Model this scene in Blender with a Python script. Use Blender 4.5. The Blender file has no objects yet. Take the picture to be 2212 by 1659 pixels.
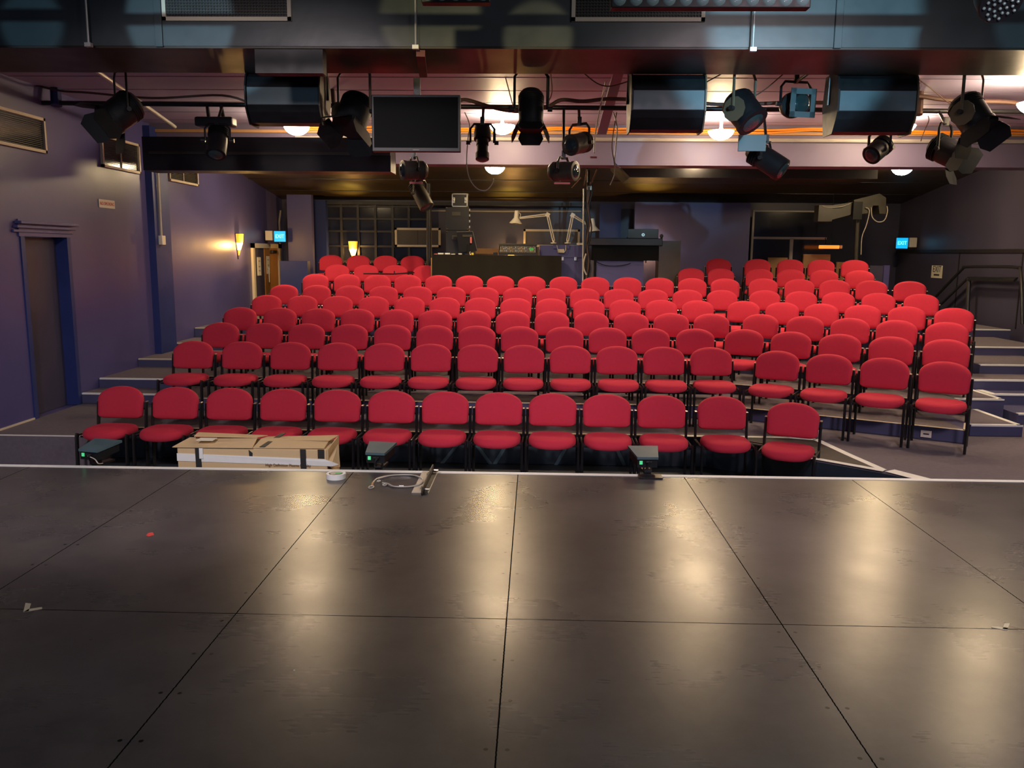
import bpy, bmesh, math, random
from mathutils import Vector, Matrix, Euler
random.seed(4)
S = bpy.context.scene
COL = S.collection
V = Vector
R = math.radians

# ------------------------------------------------------------------ camera
cd = bpy.data.cameras.new('camera'); cam = bpy.data.objects.new('camera', cd); COL.objects.link(cam)
cd.sensor_width = 36; cd.lens = 1800/2212*36; cd.clip_start = .05; cd.clip_end = 100
def cam_matrix(yaw, pitch, roll, loc):
    cy, sy, cp, sp = math.cos(yaw), math.sin(yaw), math.cos(pitch), math.sin(pitch)
    f = V((sy*cp, cy*cp, -sp)); r = V((cy, -sy, 0)); u = r.cross(f)
    r2 = r*math.cos(roll)+u*math.sin(roll); u2 = -r*math.sin(roll)+u*math.cos(roll)
    m = Matrix((r2, u2, -f)).transposed().to_4x4(); m.translation = loc
    return m
cam.matrix_world = cam_matrix(R(-1.5), R(8.95), R(.5), V((0, 0, 1.59)))
S.camera = cam

# ------------------------------------------------------------------ world, lights, exposure
w = bpy.data.worlds.new('world'); S.world = w; w.use_nodes = True
w.node_tree.nodes['Background'].inputs[0].default_value = (.46, .56, 1, 1)
w.node_tree.nodes['Background'].inputs[1].default_value = .115
S.view_settings.view_transform = 'Standard'; S.view_settings.look = 'None'
S.view_settings.exposure = 0.0; S.view_settings.gamma = 1; S.view_settings.use_curve_mapping = False

def lamp(name, kind, loc, energy, color, target=None, size=.3, size_y=None, angle=60, blend=.5):
    ld = bpy.data.lights.new(name, kind); ld.energy = energy; ld.color = color
    if kind == 'AREA':
        ld.size = size
        if size_y: ld.shape = 'RECTANGLE'; ld.size_y = size_y
    if kind == 'SPOT':
        ld.spot_size = R(angle); ld.spot_blend = blend; ld.shadow_soft_size = size
    if kind == 'POINT': ld.shadow_soft_size = size
    o = bpy.data.objects.new(name, ld); COL.objects.link(o); o.location = loc
    if target is not None:
        o.rotation_euler = (V(target)-V(loc)).to_track_quat('-Z', 'Y').to_euler()
    return o
# working lights over the stage, pointing at the house; the last pair is added fill
lamp('stage_work_light', 'SPOT', (2.2, 1.6, 3.6), 520, (1, .74, .84), (2.0, 9.2, -.7), .25, angle=62, blend=.55)
lamp('stage_work_light', 'SPOT', (-2.4, 1.6, 3.6), 700, (1, .84, .84), (-2.4, 9.2, -.7), .25, angle=62, blend=.55)
lamp('stage_overhead_light', 'AREA', (2.6, 2.4, 3.9), 130, (1, .93, .88), (2.2, 3.0, 0), 1.4, 2.4)
lamp('added_rear_fill', 'SPOT', (1.6, -1.8, 2.3), 150, (.66, .78, 1), (3.0, 10, -.4), .3, angle=46, blend=.6)  # added unseen fill pair behind the camera, lifts the shaded risers
lamp('added_rear_fill', 'SPOT', (-1.6, -1.8, 2.3), 150, (.62, .76, 1), (-3.0, 10, -.4), .3, angle=46, blend=.6)
# cool lanterns that graze the air duct
lamp('duct_spot', 'SPOT', (-2.95, 3.2, 2.95), 420, (.50, .80, 1), (-2.85, 6.9, 3.40), .03, angle=14, blend=.25)
lamp('duct_spot', 'SPOT', (2.1, 3.2, 2.95), 900, (.36, .74, .95), (2.15, 6.9, 3.40), .03, angle=27, blend=.35)
lamp('duct_spot', 'SPOT', (-0.7, 3.2, 2.95), 230, (1, .82, .42), (-0.85, 6.9, 3.42), .03, angle=13, blend=.3)
lamp('duct_spot', 'SPOT', (.1, 3.2, 2.95), 170, (1, .86, .5), (0.0, 6.9, 3.27), .03, angle=9, blend=.3)
lamp('duct_spot', 'SPOT', (-4.3, 3.6, 2.95), 130, (.40, .74, .95), (-4.05, 6.9, 3.36), .03, angle=10, blend=.5)
lamp('duct_spot', 'SPOT', (3.8, 3.6, 2.95), 130, (.40, .74, .95), (3.85, 6.9, 3.38), .03, angle=12, blend=.5)

# ------------------------------------------------------------------ materials
def nodes(name):
    m = bpy.data.materials.new(name); m.use_nodes = True
    return m, m.node_tree, m.node_tree.nodes['Principled BSDF']
def mat(name, col, rough=.6, metal=0, spec=.5, emit=None, es=0, noise=0, nscale=8, bump=0, bscale=200, sheen=0, coat=0):
    m, t, b = nodes(name)
    b.inputs['Base Color'].default_value = (*col, 1); b.inputs['Roughness'].default_value = rough
    b.inputs['Metallic'].default_value = metal; b.inputs['Specular IOR Level'].default_value = spec
    if emit: b.inputs['Emission Color'].default_value = (*emit, 1); b.inputs['Emission Strength'].default_value = es
    if sheen: b.inputs['Sheen Weight'].default_value = sheen; b.inputs['Sheen Roughness'].default_value = .4; b.inputs['Sheen Tint'].default_value = (*[min(1, c*1.5+.05) for c in col], 1)
    if coat: b.inputs['Coat Weight'].default_value = coat; b.inputs['Coat Roughness'].default_value = .15
    tc = t.nodes.new('ShaderNodeTexCoord')
    if noise:
        n = t.nodes.new('ShaderNodeTexNoise'); n.inputs['Scale'].default_value = nscale; n.inputs['Detail'].default_value = 5
        t.links.new(tc.outputs['Object'], n.inputs['Vector'])
        mx = t.nodes.new('ShaderNodeMix'); mx.data_type = 'RGBA'
        mx.inputs[6].default_value = (*[c*(1-noise) for c in col], 1); mx.inputs[7].default_value = (*[min(1, c*(1+noise)) for c in col], 1)
        t.links.new(n.outputs[0], mx.inputs[0]); t.links.new(mx.outputs[2], b.inputs['Base Color'])
        mr = t.nodes.new('ShaderNodeMapRange'); mr.inputs[1].default_value = .3; mr.inputs[2].default_value = .7
        mr.inputs[3].default_value = max(0, rough-.06); mr.inputs[4].default_value = min(1, rough+.06)
        t.links.new(n.outputs[0], mr.inputs[0]); t.links.new(mr.outputs[0], b.inputs['Roughness'])
    if bump:
        n2 = t.nodes.new('ShaderNodeTexNoise'); n2.inputs['Scale'].default_value = bscale; n2.inputs['Detail'].default_value = 3
        t.links.new(tc.outputs['Object'], n2.inputs['Vector'])
        bp = t.nodes.new('ShaderNodeBump'); bp.inputs['Strength'].default_value = bump; bp.inputs['Distance'].default_value = .01
        t.links.new(n2.outputs[0], bp.inputs['Height']); t.links.new(bp.outputs[0], b.inputs['Normal'])
    return m
M = {}
M['red'] = mat('red_fabric', (.54, .029, .060), .85, spec=.25, sheen=.3, noise=.12, nscale=30, bump=.25, bscale=700)
M['black'] = mat('black_metal', (.012, .012, .014), .35, noise=.2)
M['blackplastic'] = mat('black_plastic', (.014, .014, .016), .45)
M['chrome'] = mat('worn_chrome', (.55, .5, .42), .3, metal=1)
M['lantern'] = mat('black_lantern_paint', (.007, .008, .010), .5, spec=.25, noise=.3, nscale=12)
M['lantern_grey'] = mat('grey_lantern_paint', (.05, .046, .036), .42, spec=.4, noise=.25, nscale=12)
M['dark'] = mat('dark_paint', (.012, .011, .014), .5, noise=.3)
M['darkblue'] = mat('dark_blue_paint', (.014, .028, .15), .55, noise=.15, nscale=3)
M['wallpaint'] = mat('violet_grey_wall_paint', (.075, .070, .215), .40, noise=.14, nscale=1.2, bump=.12, bscale=6)
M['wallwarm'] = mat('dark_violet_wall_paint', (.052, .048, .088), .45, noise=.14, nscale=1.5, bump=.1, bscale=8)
M['ceil'] = mat('lavender_ceiling_paint', (.40, .365, .56), .5, noise=.06, nscale=1.5)
M['beam'] = mat('lavender_beam_paint', (.135, .112, .19), .55, noise=.08, nscale=2)
M['rearceil'] = mat('dark_brown_ceiling_board', (.050, .033, .014), .38, noise=.3, nscale=2, spec=.6)
M['cream'] = mat('cream_trim', (.62, .55, .42), .5, noise=.06)
M['sideplate'] = mat('dull_cream_enamel', (.10, .08, .05), .5)
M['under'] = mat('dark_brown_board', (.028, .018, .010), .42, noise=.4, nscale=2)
M['floodpanel'] = mat('teal_hood_lit_facet', (.055, .10, .12), .5, noise=.3, nscale=6)  # foot light hoods; on flood facets, cool stage light put into the colour
M['white'] = mat('white_tape', (.82, .84, .82), .5, noise=.05, nscale=20)
M['whitepl'] = mat('white_enamel', (.72, .66, .56), .35)
M['carpet'] = mat('grey_carpet', (.165, .145, .17), .95, noise=.22, nscale=25, bump=.5, bscale=400, spec=.15)
M['riser'] = mat('blue_painted_riser', (.062, .064, .145), .6, noise=.2, nscale=4)
M['pit'] = mat('pit_floor_paint', (.012, .022, .035), .6, noise=.3)
M['card'] = mat('cardboard', (.64, .47, .26), .8, noise=.10, nscale=5, bump=.15, bscale=40)
M['wood'] = mat('door_wood', (.36, .17, .05), .45, noise=.25, nscale=4)
M['timber'] = mat('raw_timber', (.45, .25, .11), .6, noise=.2, nscale=6)
M['orange'] = mat('orange_cable', (.95, .30, .02), .5)
M['brown'] = mat('brown_cable', (.10, .05, .035), .6)
M['greycable'] = mat('grey_cable', (.42, .38, .33), .5)
M['glass'] = mat('dark_glass', (.012, .013, .02), .12, spec=.7)
M['lens'] = mat('lantern_lens', (.02, .045, .05), .08, spec=.8)
M['steel'] = mat('galvanised_steel', (.60, .58, .54), .45, metal=.6, noise=.1)
M['alu'] = mat('aluminium', (.55, .55, .52), .35, metal=.9)
M['paper'] = mat('paper', (.78, .74, .62), .7)
M['redink'] = mat('red_ink', (.6, .05, .05), .6)
M['blackink'] = mat('black_ink', (.02, .02, .02), .6)
M['brownink'] = mat('brown_ink', (.20, .10, .04), .7)
M['green'] = mat('green_label', (.06, .5, .16), .5)
M['yellow'] = mat('yellow_plastic', (.8, .7, .05), .5)
M['pink'] = mat('pink_tape', (.75, .17, .17), .6)
M['gel'] = mat('grey_blue_metal', (.075, .125, .145), .45)
M['redsteel'] = mat('red_oxide_steel', (.16, .02, .022), .5)
M['drape'] = mat('black_drape', (.020, .018, .015), .95, spec=.1, bump=.3, bscale=30)
M['dome'] = mat('lit_dome_glass', (1, .9, .7), .4, emit=(1, .74, .42), es=170)
M['flame'] = mat('lit_sconce_glass', (1, .6, .2), .4, emit=(1, .50, .10), es=14)
M['flame2'] = mat('amber_sconce_glass', (.9, .4, .08), .4, emit=(1, .30, .02), es=1.6)
M['exitlit'] = mat('lit_exit_panel', (.02, .4, .7), .4, emit=(.0, .36, .80), es=1.3)
M['exitletter'] = mat('lit_exit_letters', (.6, 1, .9), .4, emit=(.2, .95, .85), es=1.5)
M['heater'] = mat('lit_orange_strip', (1, .3, .05), .4, emit=(1, .22, .03), es=1.6)
M['led'] = mat('lit_green_display', (.1, .8, .3), .4, emit=(.1, .9, .35), es=.35)
M['ledlens'] = mat('led_lens', (.12, .19, .20), .1, coat=1)
M['screen'] = mat('television_screen', (.004, .005, .005), .6, spec=.12)
M['duct'] = mat('painted_duct_metal', (.050, .062, .066), .34, noise=.18, nscale=3, bump=.15, bscale=5)

# stage surface: glossy dark ply, seams and screw heads drawn by the material
def stage_mat():
    m, t, b = nodes('black_stage_ply'); N = t.nodes.new; L = t.links.new
    tc = N('ShaderNodeTexCoord'); sep = N('ShaderNodeSeparateXYZ'); L(tc.outputs['Object'], sep.inputs[0])
    def math_(op, a, b_=None, c=None):
        n = N('ShaderNodeMath'); n.operation = op
        for i, v in enumerate((a, b_, c)):
            if v is None: continue
            if isinstance(v, (int, float)): n.inputs[i].default_value = v
            else: L(v, n.inputs[i])
        return n.outputs[0]
    nz = N('ShaderNodeTexNoise'); nz.inputs['Scale'].default_value = 1.6; nz.inputs['Detail'].default_value = 3
    L(tc.outputs['Object'], nz.inputs['Vector'])
    mp = N('ShaderNodeMapping'); mp.inputs['Scale'].default_value = (3, 24, 1); L(tc.outputs['Object'], mp.inputs[0])
    gr = N('ShaderNodeTexNoise'); gr.inputs['Scale'].default_value = 3; gr.inputs['Detail'].default_value = 6; L(mp.outputs[0], gr.inputs['Vector'])
    wob = math_('MULTIPLY', math_('SUBTRACT', gr.outputs[0], .5), .006)
    def seam(axis, off, period, width):
        a = math_('ADD', math_('SUBTRACT', axis, off), wob)
        f = math_('PINGPONG', a, period/2) if False else math_('ABSOLUTE', math_('SUBTRACT', a, math_('MULTIPLY', math_('ROUND', math_('DIVIDE', a, period)), period)))
        return math_('LESS_THAN', f, width)
    sx = seam(sep.outputs[0], -.105, 1.2, .0028); sy = seam(sep.outputs[1], 3.455, 2.45, .003)
    sm = math_('MAXIMUM', sx, sy)
    # screws in pairs along the seams
    ax = math_('SUBTRACT', sep.outputs[0], -.105); fx = math_('ABSOLUTE', math_('SUBTRACT', ax, math_('MULTIPLY', math_('ROUND', math_('DIVIDE', ax, 1.2)), 1.2)))
    ay = math_('SUBTRACT', sep.outputs[1], 3.38); fy = math_('ABSOLUTE', math_('SUBTRACT', ay, math_('MULTIPLY', math_('ROUND', math_('DIVIDE', ay, .3)), .3)))
    dx = math_('SUBTRACT', fx, .035); d = math_('SQRT', math_('ADD', math_('MULTIPLY', dx, dx), math_('MULTIPLY', fy, fy)))
    scr = math_('LESS_THAN', d, .008)
    sc = N('ShaderNodeTexNoise'); sc.inputs['Scale'].default_value = 2.3; sc.inputs['Detail'].default_value = 12; sc.inputs['Roughness'].default_value = .75; L(tc.outputs['Object'], sc.inputs['Vector'])
    cr = N('ShaderNodeValToRGB'); cr.color_ramp.elements[0].color = (.048, .044, .048, 1); cr.color_ramp.elements[1].color = (.085, .078, .078, 1)
    cr.color_ramp.elements[0].position = .35; cr.color_ramp.elements[1].position = .7
    L(sc.outputs[0], cr.inputs[0])
    mx = N('ShaderNodeMix'); mx.data_type = 'RGBA'; L(math_('MAXIMUM', sm, scr), mx.inputs[0]); L(cr.outputs[0], mx.inputs[6]); mx.inputs[7].default_value = (.004, .004, .004, 1)
    L(mx.outputs[2], b.inputs['Base Color'])
    rr = N('ShaderNodeMapRange'); rr.inputs[1].default_value = .3; rr.inputs[2].default_value = .7; rr.inputs[3].default_value = .25; rr.inputs[4].default_value = .325
    L(math_('ADD', math_('MULTIPLY', nz.outputs[0], .85), math_('MULTIPLY', gr.outputs[0], .15)), rr.inputs[0])
    L(math_('MAXIMUM', rr.outputs[0], math_('MULTIPLY', sm, .9)), b.inputs['Roughness'])
    L(math_('MULTIPLY', math_('SUBTRACT', 1, sm), .30), b.inputs['Specular IOR Level'])
    bp = N('ShaderNodeBump'); bp.inputs['Strength'].default_value = .012; bp.inputs['Distance'].default_value = .004
    L(math_('SUBTRACT', math_("MULTIPLY", gr.outputs[0], .04), math_('MULTIPLY', sm, 12)), bp.inputs['Height']); L(bp.outputs[0], b.inputs['Normal'])
    return m
M['stage'] = stage_mat()

# ------------------------------------------------------------------ mesh helpers
def tri(bm):
    bm.normal_update(); bmesh.ops.triangulate(bm, faces=[f for f in bm.faces if len(f.verts) > 4], ngon_method='EAR_CLIP')
def root_loc(o):
    v = V((0, 0, 0))
    while o is not None: v += V(o.location); o = o.parent
    return v
class MB:
    def __init__(s): s.bm = bmesh.new()
    def box(s, c, d, rot=None, bev=0):
        r = bmesh.ops.create_cube(s.bm, size=1); vs = r['verts']
        bmesh.ops.scale(s.bm, vec=d, verts=vs)
        if bev:
            es = list({e for v in vs for e in v.link_edges})
            rr = bmesh.ops.bevel(s.bm, geom=es, offset=bev, segments=2, affect='EDGES', profile=.5)
            vs = list({v for f in rr['faces'] for v in f.verts} | {v for v in vs if v.is_valid})
        if rot is not None: bmesh.ops.rotate(s.bm, verts=vs, cent=(0, 0, 0), matrix=rot)
        bmesh.ops.translate(s.bm, verts=vs, vec=c); return s
    def bx(s, a, b, bev=0):
        a, b = V(a), V(b); return s.box((a+b)/2, [max(abs(v), .0005) for v in (b-a)], bev=bev)
    def ring(s, c, u, v, ru, rv, n):
        return [s.bm.verts.new(c+u*ru*math.cos(2*math.pi*i/n)+v*rv*math.sin(2*math.pi*i/n)) for i in range(n)]
    def bridge(s, a, b):
        n = len(a)
        for i in range(n):
            try: s.bm.faces.new((a[i], a[(i+1) % n], b[(i+1) % n], b[i]))
            except ValueError: pass
    def cap(s, a):
        try: s.bm.faces.new(a)
        except ValueError: pass
    def tube(s, pts, r, n=8, flat=1, side=None):
        pts = [V(p) for p in pts]; prev = None; rings = []
        for i, p in enumerate(pts):
            d = (pts[min(i+1, len(pts)-1)]-pts[max(i-1, 0)]).normalized()
            if side is not None: u = (V(side)-d*V(side).dot(d)).normalized()
            elif prev is None: u = d.orthogonal().normalized()
            else: u = (prev-d*prev.dot(d)).normalized()
            prev = u; rings.append(s.ring(p, u, d.cross(u), r, r*flat, n))
        for a, b in zip(rings, rings[1:]): s.bridge(a, b)
        s.cap(rings[0][::-1]); s.cap(rings[-1]); return s
    def lathe(s, c, axis, prof, n=24, caps=True):
        c = V(c); axis = V(axis).normalized(); u = axis.orthogonal().normalized(); v = axis.cross(u)
        rings = [s.ring(c+axis*h, u, v, max(r, .0004), max(r, .0004), n) for h, r in prof]
        for a, b in zip(rings, rings[1:]): s.bridge(a, b)
        if caps: s.cap(rings[0][::-1]); s.cap(rings[-1])
        return s
    def prism(s, pts, ext):
        ext = V(ext); a = [s.bm.verts.new(V(p)) for p in pts]; b = [s.bm.verts.new(V(p)+ext) for p in pts]
        s.cap(a); s.cap(b[::-1]); s.bridge(b, a); return s
    def ball(s, c, r, seg=12, sc=(1, 1, 1)):
        m = Matrix.Translation(V(c)) @ Matrix.Diagonal((*sc, 1))
        bmesh.ops.create_uvsphere(s.bm, u_segments=seg, v_segments=max(6, seg//2), radius=r, matrix=m); return s
    def build(s, name, m, parent=None, smooth=False):
        bmesh.ops.recalc_face_normals(s.bm, faces=s.bm.faces)
        if parent is not None: bmesh.ops.translate(s.bm, verts=s.bm.verts, vec=-root_loc(parent))
        me = bpy.data.meshes.new(name); s.bm.to_mesh(me); s.bm.free()
        me.materials.append(M[m])
        if smooth:
            me.polygons.foreach_set('use_smooth', [True]*len(me.polygons))
            try: me.set_sharp_from_angle(angle=R(40))
            except Exception: pass
        o = bpy.data.objects.new(name, me); COL.objects.link(o)
        if parent is not None: o.parent = parent
        return o
def tag(o, label, cat, group=None, kind=None):
    o['label'] = label; o['category'] = cat
    if group: o['group'] = group
    if kind: o['kind'] = kind
    return o
def empty(name, loc, label, cat, group=None):
    o = bpy.data.objects.new(name, None); COL.objects.link(o); o.location = loc; o.empty_display_size = .1
    return tag(o, label, cat, group)
def struct(name, mb, m, smooth=False, label=None):
    o = mb.build(name, m, None, smooth); o['kind'] = 'structure'
    if label: o['label'] = label
    return o
def text(name, body, size, loc, rot, m, parent, xs=1):
    c = bpy.data.curves.new(name, 'FONT'); c.body = body; c.size = size; c.extrude = .0006; c.align_x = 'CENTER'; c.align_y = 'CENTER'
    c.materials.append(M[m]); t0 = bpy.data.objects.new(name, c); me = bpy.data.meshes.new_from_object(t0); bpy.data.objects.remove(t0); me.name = name
    o = bpy.data.objects.new(name, me); COL.objects.link(o)
    o.rotation_euler = rot; o.parent = parent; o.location = V(loc)-root_loc(parent); o.scale = (xs, 1, 1)
    return o
def smoothpath(pts, k=6):
    pts = [V(p) for p in pts]; out = []
    for i in range(len(pts)-1):
        p0, p1, p2, p3 = pts[max(i-1, 0)], pts[i], pts[i+1], pts[min(i+2, len(pts)-1)]
        for j in range(k):
            t = j/k
            out.append(.5*((2*p1)+(p2-p0)*t+(2*p0-5*p1+4*p2-p3)*t*t+(3*p1-p0-3*p2+p3)*t**3))
    return out+[pts[-1]]
FRONT = (R(90), 0, 0)          # text that faces the stage
FROML = (R(90), 0, R(90))      # text on the left wall, facing right
FROMR = (R(90), 0, R(-90))     # text on the right wall, facing left

XL, XR, YB = -5.5, 7.75, 18.3
ROWS = [
  (1,0,-0.59,-0.0233,[(-4.132,8.163),(-3.571,8.15),(-3.023,8.138),(-2.479,8.125),(-1.936,8.112),(-1.396,8.1),(-0.864,8.087),(-0.337,8.075),(0.191,8.063),(0.718,8.051),(1.245,8.038),(1.826,8.025)]),
  (1,1,-0.59,-0.4229,[(2.434,7.714)]),
  (2,0,-0.27,-0.0091,[(-3.928,9.493),(-3.357,9.488),(-2.795,9.483),(-2.248,9.478),(-1.711,9.473),(-1.175,9.468),(-0.64,9.463),(-0.113,9.459),(0.414,9.454),(0.942,9.449),(1.469,9.444),(2.001,9.439)]),
  (2,1,-0.27,-0.5014,[(2.689,9.168),(3.16,8.909),(3.636,8.648),(4.121,8.383)]),
  (3,0,-0.135,-0.0207,[(-3.936,10.387),(-3.385,10.376),(-2.846,10.364),(-2.304,10.353),(-1.763,10.342),(-1.235,10.331),(-0.708,10.32),(-0.18,10.309),(0.377,10.298),(0.905,10.287),(1.432,10.276),(1.973,10.265)]),
  (3,1,-0.135,-0.4608,[(2.579,10.24),(3.072,9.995),(3.561,9.752),(4.048,9.51),(4.545,9.264)]),
  (4,0,-0.01,-0.0433,[(-4.044,11.404),(-3.485,11.38),(-2.949,11.357),(-2.408,11.333),(-1.868,11.31),(-1.342,11.287),(-0.815,11.264),(-0.289,11.242),(0.238,11.219),(0.765,11.196),(1.292,11.173),(1.819,11.15),(2.346,11.128)]),
  (4,1,-0.01,-0.4946,[(3.01,11.136),(3.508,10.868),(3.986,10.61),(4.458,10.355),(4.941,10.095)]),
  (5,0,0.1,-0.0408,[(-4.051,12.582),(-3.5,12.56),(-2.959,12.538),(-2.412,12.516),(-1.87,12.493),(-1.343,12.472),(-0.81,12.45),(-0.279,12.428),(0.249,12.407),(0.805,12.384),(1.332,12.363),(1.86,12.341),(2.387,12.32)]),
  (5,1,0.1,-0.4485,[(3.061,12.288),(3.551,12.052),(4.028,11.823),(4.509,11.591),(5.004,11.353),(5.511,11.109)]),
  (6,0,0.225,-0.0585,[(-4.035,13.425),(-3.495,13.394),(-2.955,13.362),(-2.406,13.33),(-1.858,13.298),(-1.321,13.266),(-0.795,13.235),(-0.268,13.205),(0.258,13.174),(0.784,13.143),(1.311,13.112),(1.837,13.081),(2.363,13.05),(2.89,13.02)]),
  (6,1,0.225,-0.3631,[(3.572,13.086),(4.07,12.896),(4.566,12.708),(5.082,12.512),(5.616,12.309)]),
  (7,0,0.38,-0.0799,[(-3.757,14.349),(-3.202,14.304),(-2.676,14.262),(-2.151,14.22),(-1.625,14.178),(-1.1,14.136),(-0.574,14.094),(-0.049,14.052),(0.478,14.009),(1.003,13.967),(1.529,13.925),(2.054,13.883),(2.58,13.841),(3.105,13.799)]),
  (7,1,0.38,-0.3631,[(3.801,14.047),(4.331,13.846),(4.833,13.655),(5.343,13.461),(5.859,13.265)]),
  (8,0,0.52,-0.03,[(-3.69,15.661),(-3.146,15.644),(-2.601,15.628),(-2.032,15.611)]),
  (8,1,0.52,-0.05,[(2.816,15.259),(3.343,15.233)]),
  (8,2,0.52,-0.2915,[(3.978,15.007),(4.483,14.855),(5.005,14.698),(5.552,14.534)]),
  (9,0,0.69,-0.03,[(-4.03,16.571),(-3.483,16.554),(-2.943,16.538),(-2.406,16.522)]),
  (9,1,0.69,-0.05,[(3.506,16.225)]),
  (9,2,0.69,-0.2915,[(4.157,15.853),(4.715,15.686),(5.226,15.532),(5.769,15.369)]),
]

# ------------------------------------------------------------------ the setting
# stage
st = MB().bx((-5.45, -2.2, -.04), (7.5, 5.92, 0)).build('stage', 'stage')
tag(st, 'wide black plywood stage floor with screwed seams', 'stage')
MB().bx((-5.45, 5.87, .0008), (7.5, 5.925, .003)).build('edge_tape', 'white', st)['label'] = 'white strip along the stage edge'
MB().bx((-5.45, 5.86, -.58), (7.5, 5.895, -.041)).build('stage_front', 'dark', st)
# scuffs of pale wear on the boards
# carpeted floor with the pit cut out
fl = MB()
pitedge = [(XL, 8.04), (-4.46, 8.04), (-4.46, 8.50), (1.80, 8.48), (2.30, 8.10), (2.61, 7.50), (3.07, 7.11), (3.45, 6.62), (3.70, 5.935)]
poly = [(x, y, -.27) for x, y in pitedge]+[(9.5, 5.935, -.27), (9.5, YB, -.27), (XL, YB, -.27)]
fl.prism(poly, (0, 0, -.35)); tri(fl.bm)
struct('floor', fl, 'carpet')
struct('floor.001', MB().bx((XL, 5.90, -.64), (4.2, 8.6, -.591)), 'pit', label='sunken black pit floor in front of the stage')
# black ply covering and white tape round the end of the pit
cov = MB().prism([(1.9, 8.50, -.268), (2.31, 8.13, -.268), (2.63, 7.52, -.268), (3.06, 7.15, -.268), (2.90, 8.42, -.268)], (0, 0, .006)).build('pit_cover', 'dark')
tag(cov, 'black triangular cover panel edged with white tape beside the pit', 'cover panel')
tp = empty('floor_tape', (2.2, 8.3, -.262), 'white tape lines outlining the pit end on the carpet', 'tape')
def strip(mb, pts, wd, z, th=.003):
    for (x0, y0), (x1, y1) in zip(pts, pts[1:]):
        d = V((x1-x0, y1-y0, 0)).normalized(); n = V((-d.y, d.x, 0))*wd/2; a, b = V((x0, y0, z)), V((x1, y1, z))
        mb.prism([a-n, b-n, b+n, a+n], (0, 0, th))
    return mb
strip(MB(), [(1.55, 8.45), (2.62, 8.45), (2.88, 8.38), (2.97, 7.75), (3.07, 7.18)], .07, -.2615).build('tape_strip', 'white', tp)
strip(MB(), [(2.58, 7.56), (3.06, 7.14)], .07, -.258).build('tape_strip', 'white', tp)
strip(MB(), [(3.12, 7.16), (3.34, 6.80)], .13, -.2615).build('tape_strip', 'white', tp)
strip(MB(), [(XL+.01, 8.07), (-4.47, 8.07)], .045, -.2695).build('tape_strip', 'white', tp)
strip(MB(), [(-4.45, 8.52), (1.8, 8.51)], .045, -.2695).build('tape_strip', 'cream', tp)

ln_ = [(-4.452, 8.49), (1.80, 8.47), (2.29, 8.09), (2.60, 7.49), (3.06, 7.10), (3.44, 6.61), (3.69, 5.93)]
struct('trim_16', strip(MB(), ln_, .008, -.588, .312), 'pit', label='dark lining of the pit wall')
px_ = MB()
for a_, b_ in (((-0.796,8.420,-0.403), (-0.966,8.420,-0.618)), ((-0.580,8.420,-0.400), (-0.425,8.420,-0.609)), ((-0.282,8.420,-0.395), (-0.406,8.420,-0.609)), ((0.355,8.420,-0.385), (0.239,8.420,-0.599)), ((0.856,8.420,-0.378), (0.957,8.420,-0.588))): px_.prism([(a_[0]-.02, 8.46, a_[2]), (a_[0]+.02, 8.46, a_[2]), (b_[0]+.02, 8.46, b_[2]), (b_[0]-.02, 8.46, b_[2])], (0, .02, 0))
struct('trim_15', px_, 'gel', label='dim crossed braces against the back of the pit')
# seating platforms
L = {r: [None, None, None] for r in range(1, 10)}
for (r, s, z, a, pts) in ROWS: L[r][s] = (z, a, pts)
PZ = {3: -.135, 4: -.01, 5: .10, 6: .225, 7: .38, 8: .52, 9: .69}
def line(x0, y0, a): return lambda x: y0+math.tan(a)*(x-x0)
names = {1: 'front', 2: 'second', 3: 'third', 4: 'fourth', 5: 'fifth', 6: 'sixth', 7: 'seventh', 8: 'eighth', 9: 'ninth'}
xright = {3: 4.36, 4: 4.80, 5: 5.15, 6: 5.75, 7: 5.85, 8: 6.1, 9: 6.1}
for r in range(3, 9):
    if r < 9:
        z0, a0, p0 = L[r-1][0]; z1, a1, p1 = L[r-1][1]
        f0 = line(p0[0][0], p0[0][1], a0); f1 = line(p1[0][0], p1[0][1], a1)
    else:
        f0 = lambda x: 15.95-.03*x; f1 = lambda x: 16.58-.30*x
    off = .045 if r > 3 else .045
    xk = (L[min(r-1, 7)][0][2][-1][0]+L[min(r-1, 7)][1][2][0][0])/2
    xe = xright[r]; xs = -4.36
    z = PZ[r]; zb = PZ.get(r-1, -.2695)+.0045
    pl = [(xs, f0(xs)+off), (xk, f0(xk)+off), (xk+.02, f1(xk)+off), (xe, f1(xe)+off)]
    top = 17.15
    pe = [(xe+.2, f1(xe)+off+.38)] if r == 3 else []
    m = MB().prism([(x, y, z) for x, y in pl+pe]+[(xe+.2*len(pe), top, z), (xs, top, z)], (0, 0, zb-z))
    tri(m.bm)
    o = m.build('seating_platform', 'riser')
    tag(o, f'blue-painted low carpeted platform carrying the {names[r]} row of red chairs', 'platform', 'stepped seating platforms')
    c = MB().prism([(x, y+.035, z) for x, y in pl]+[(xe-.005, top-.01, z), (xs+.005, top-.01, z)], (0, 0, .004)); tri(c.bm); c.build('carpet', 'carpet', o)['label'] = 'grey carpet top'
    e = strip(MB(), [(x, y+.018) for x, y in pl], .035, z+.0005, .005)
    if r == 3: strip(e, [(xe-.025, f1(xe)+off), (xe+.175, f1(xe)+off+.38)], .05, z+.0005, .005)
    e.build('edge_strip', 'cream', o)['label'] = 'cream edge strip'
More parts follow.
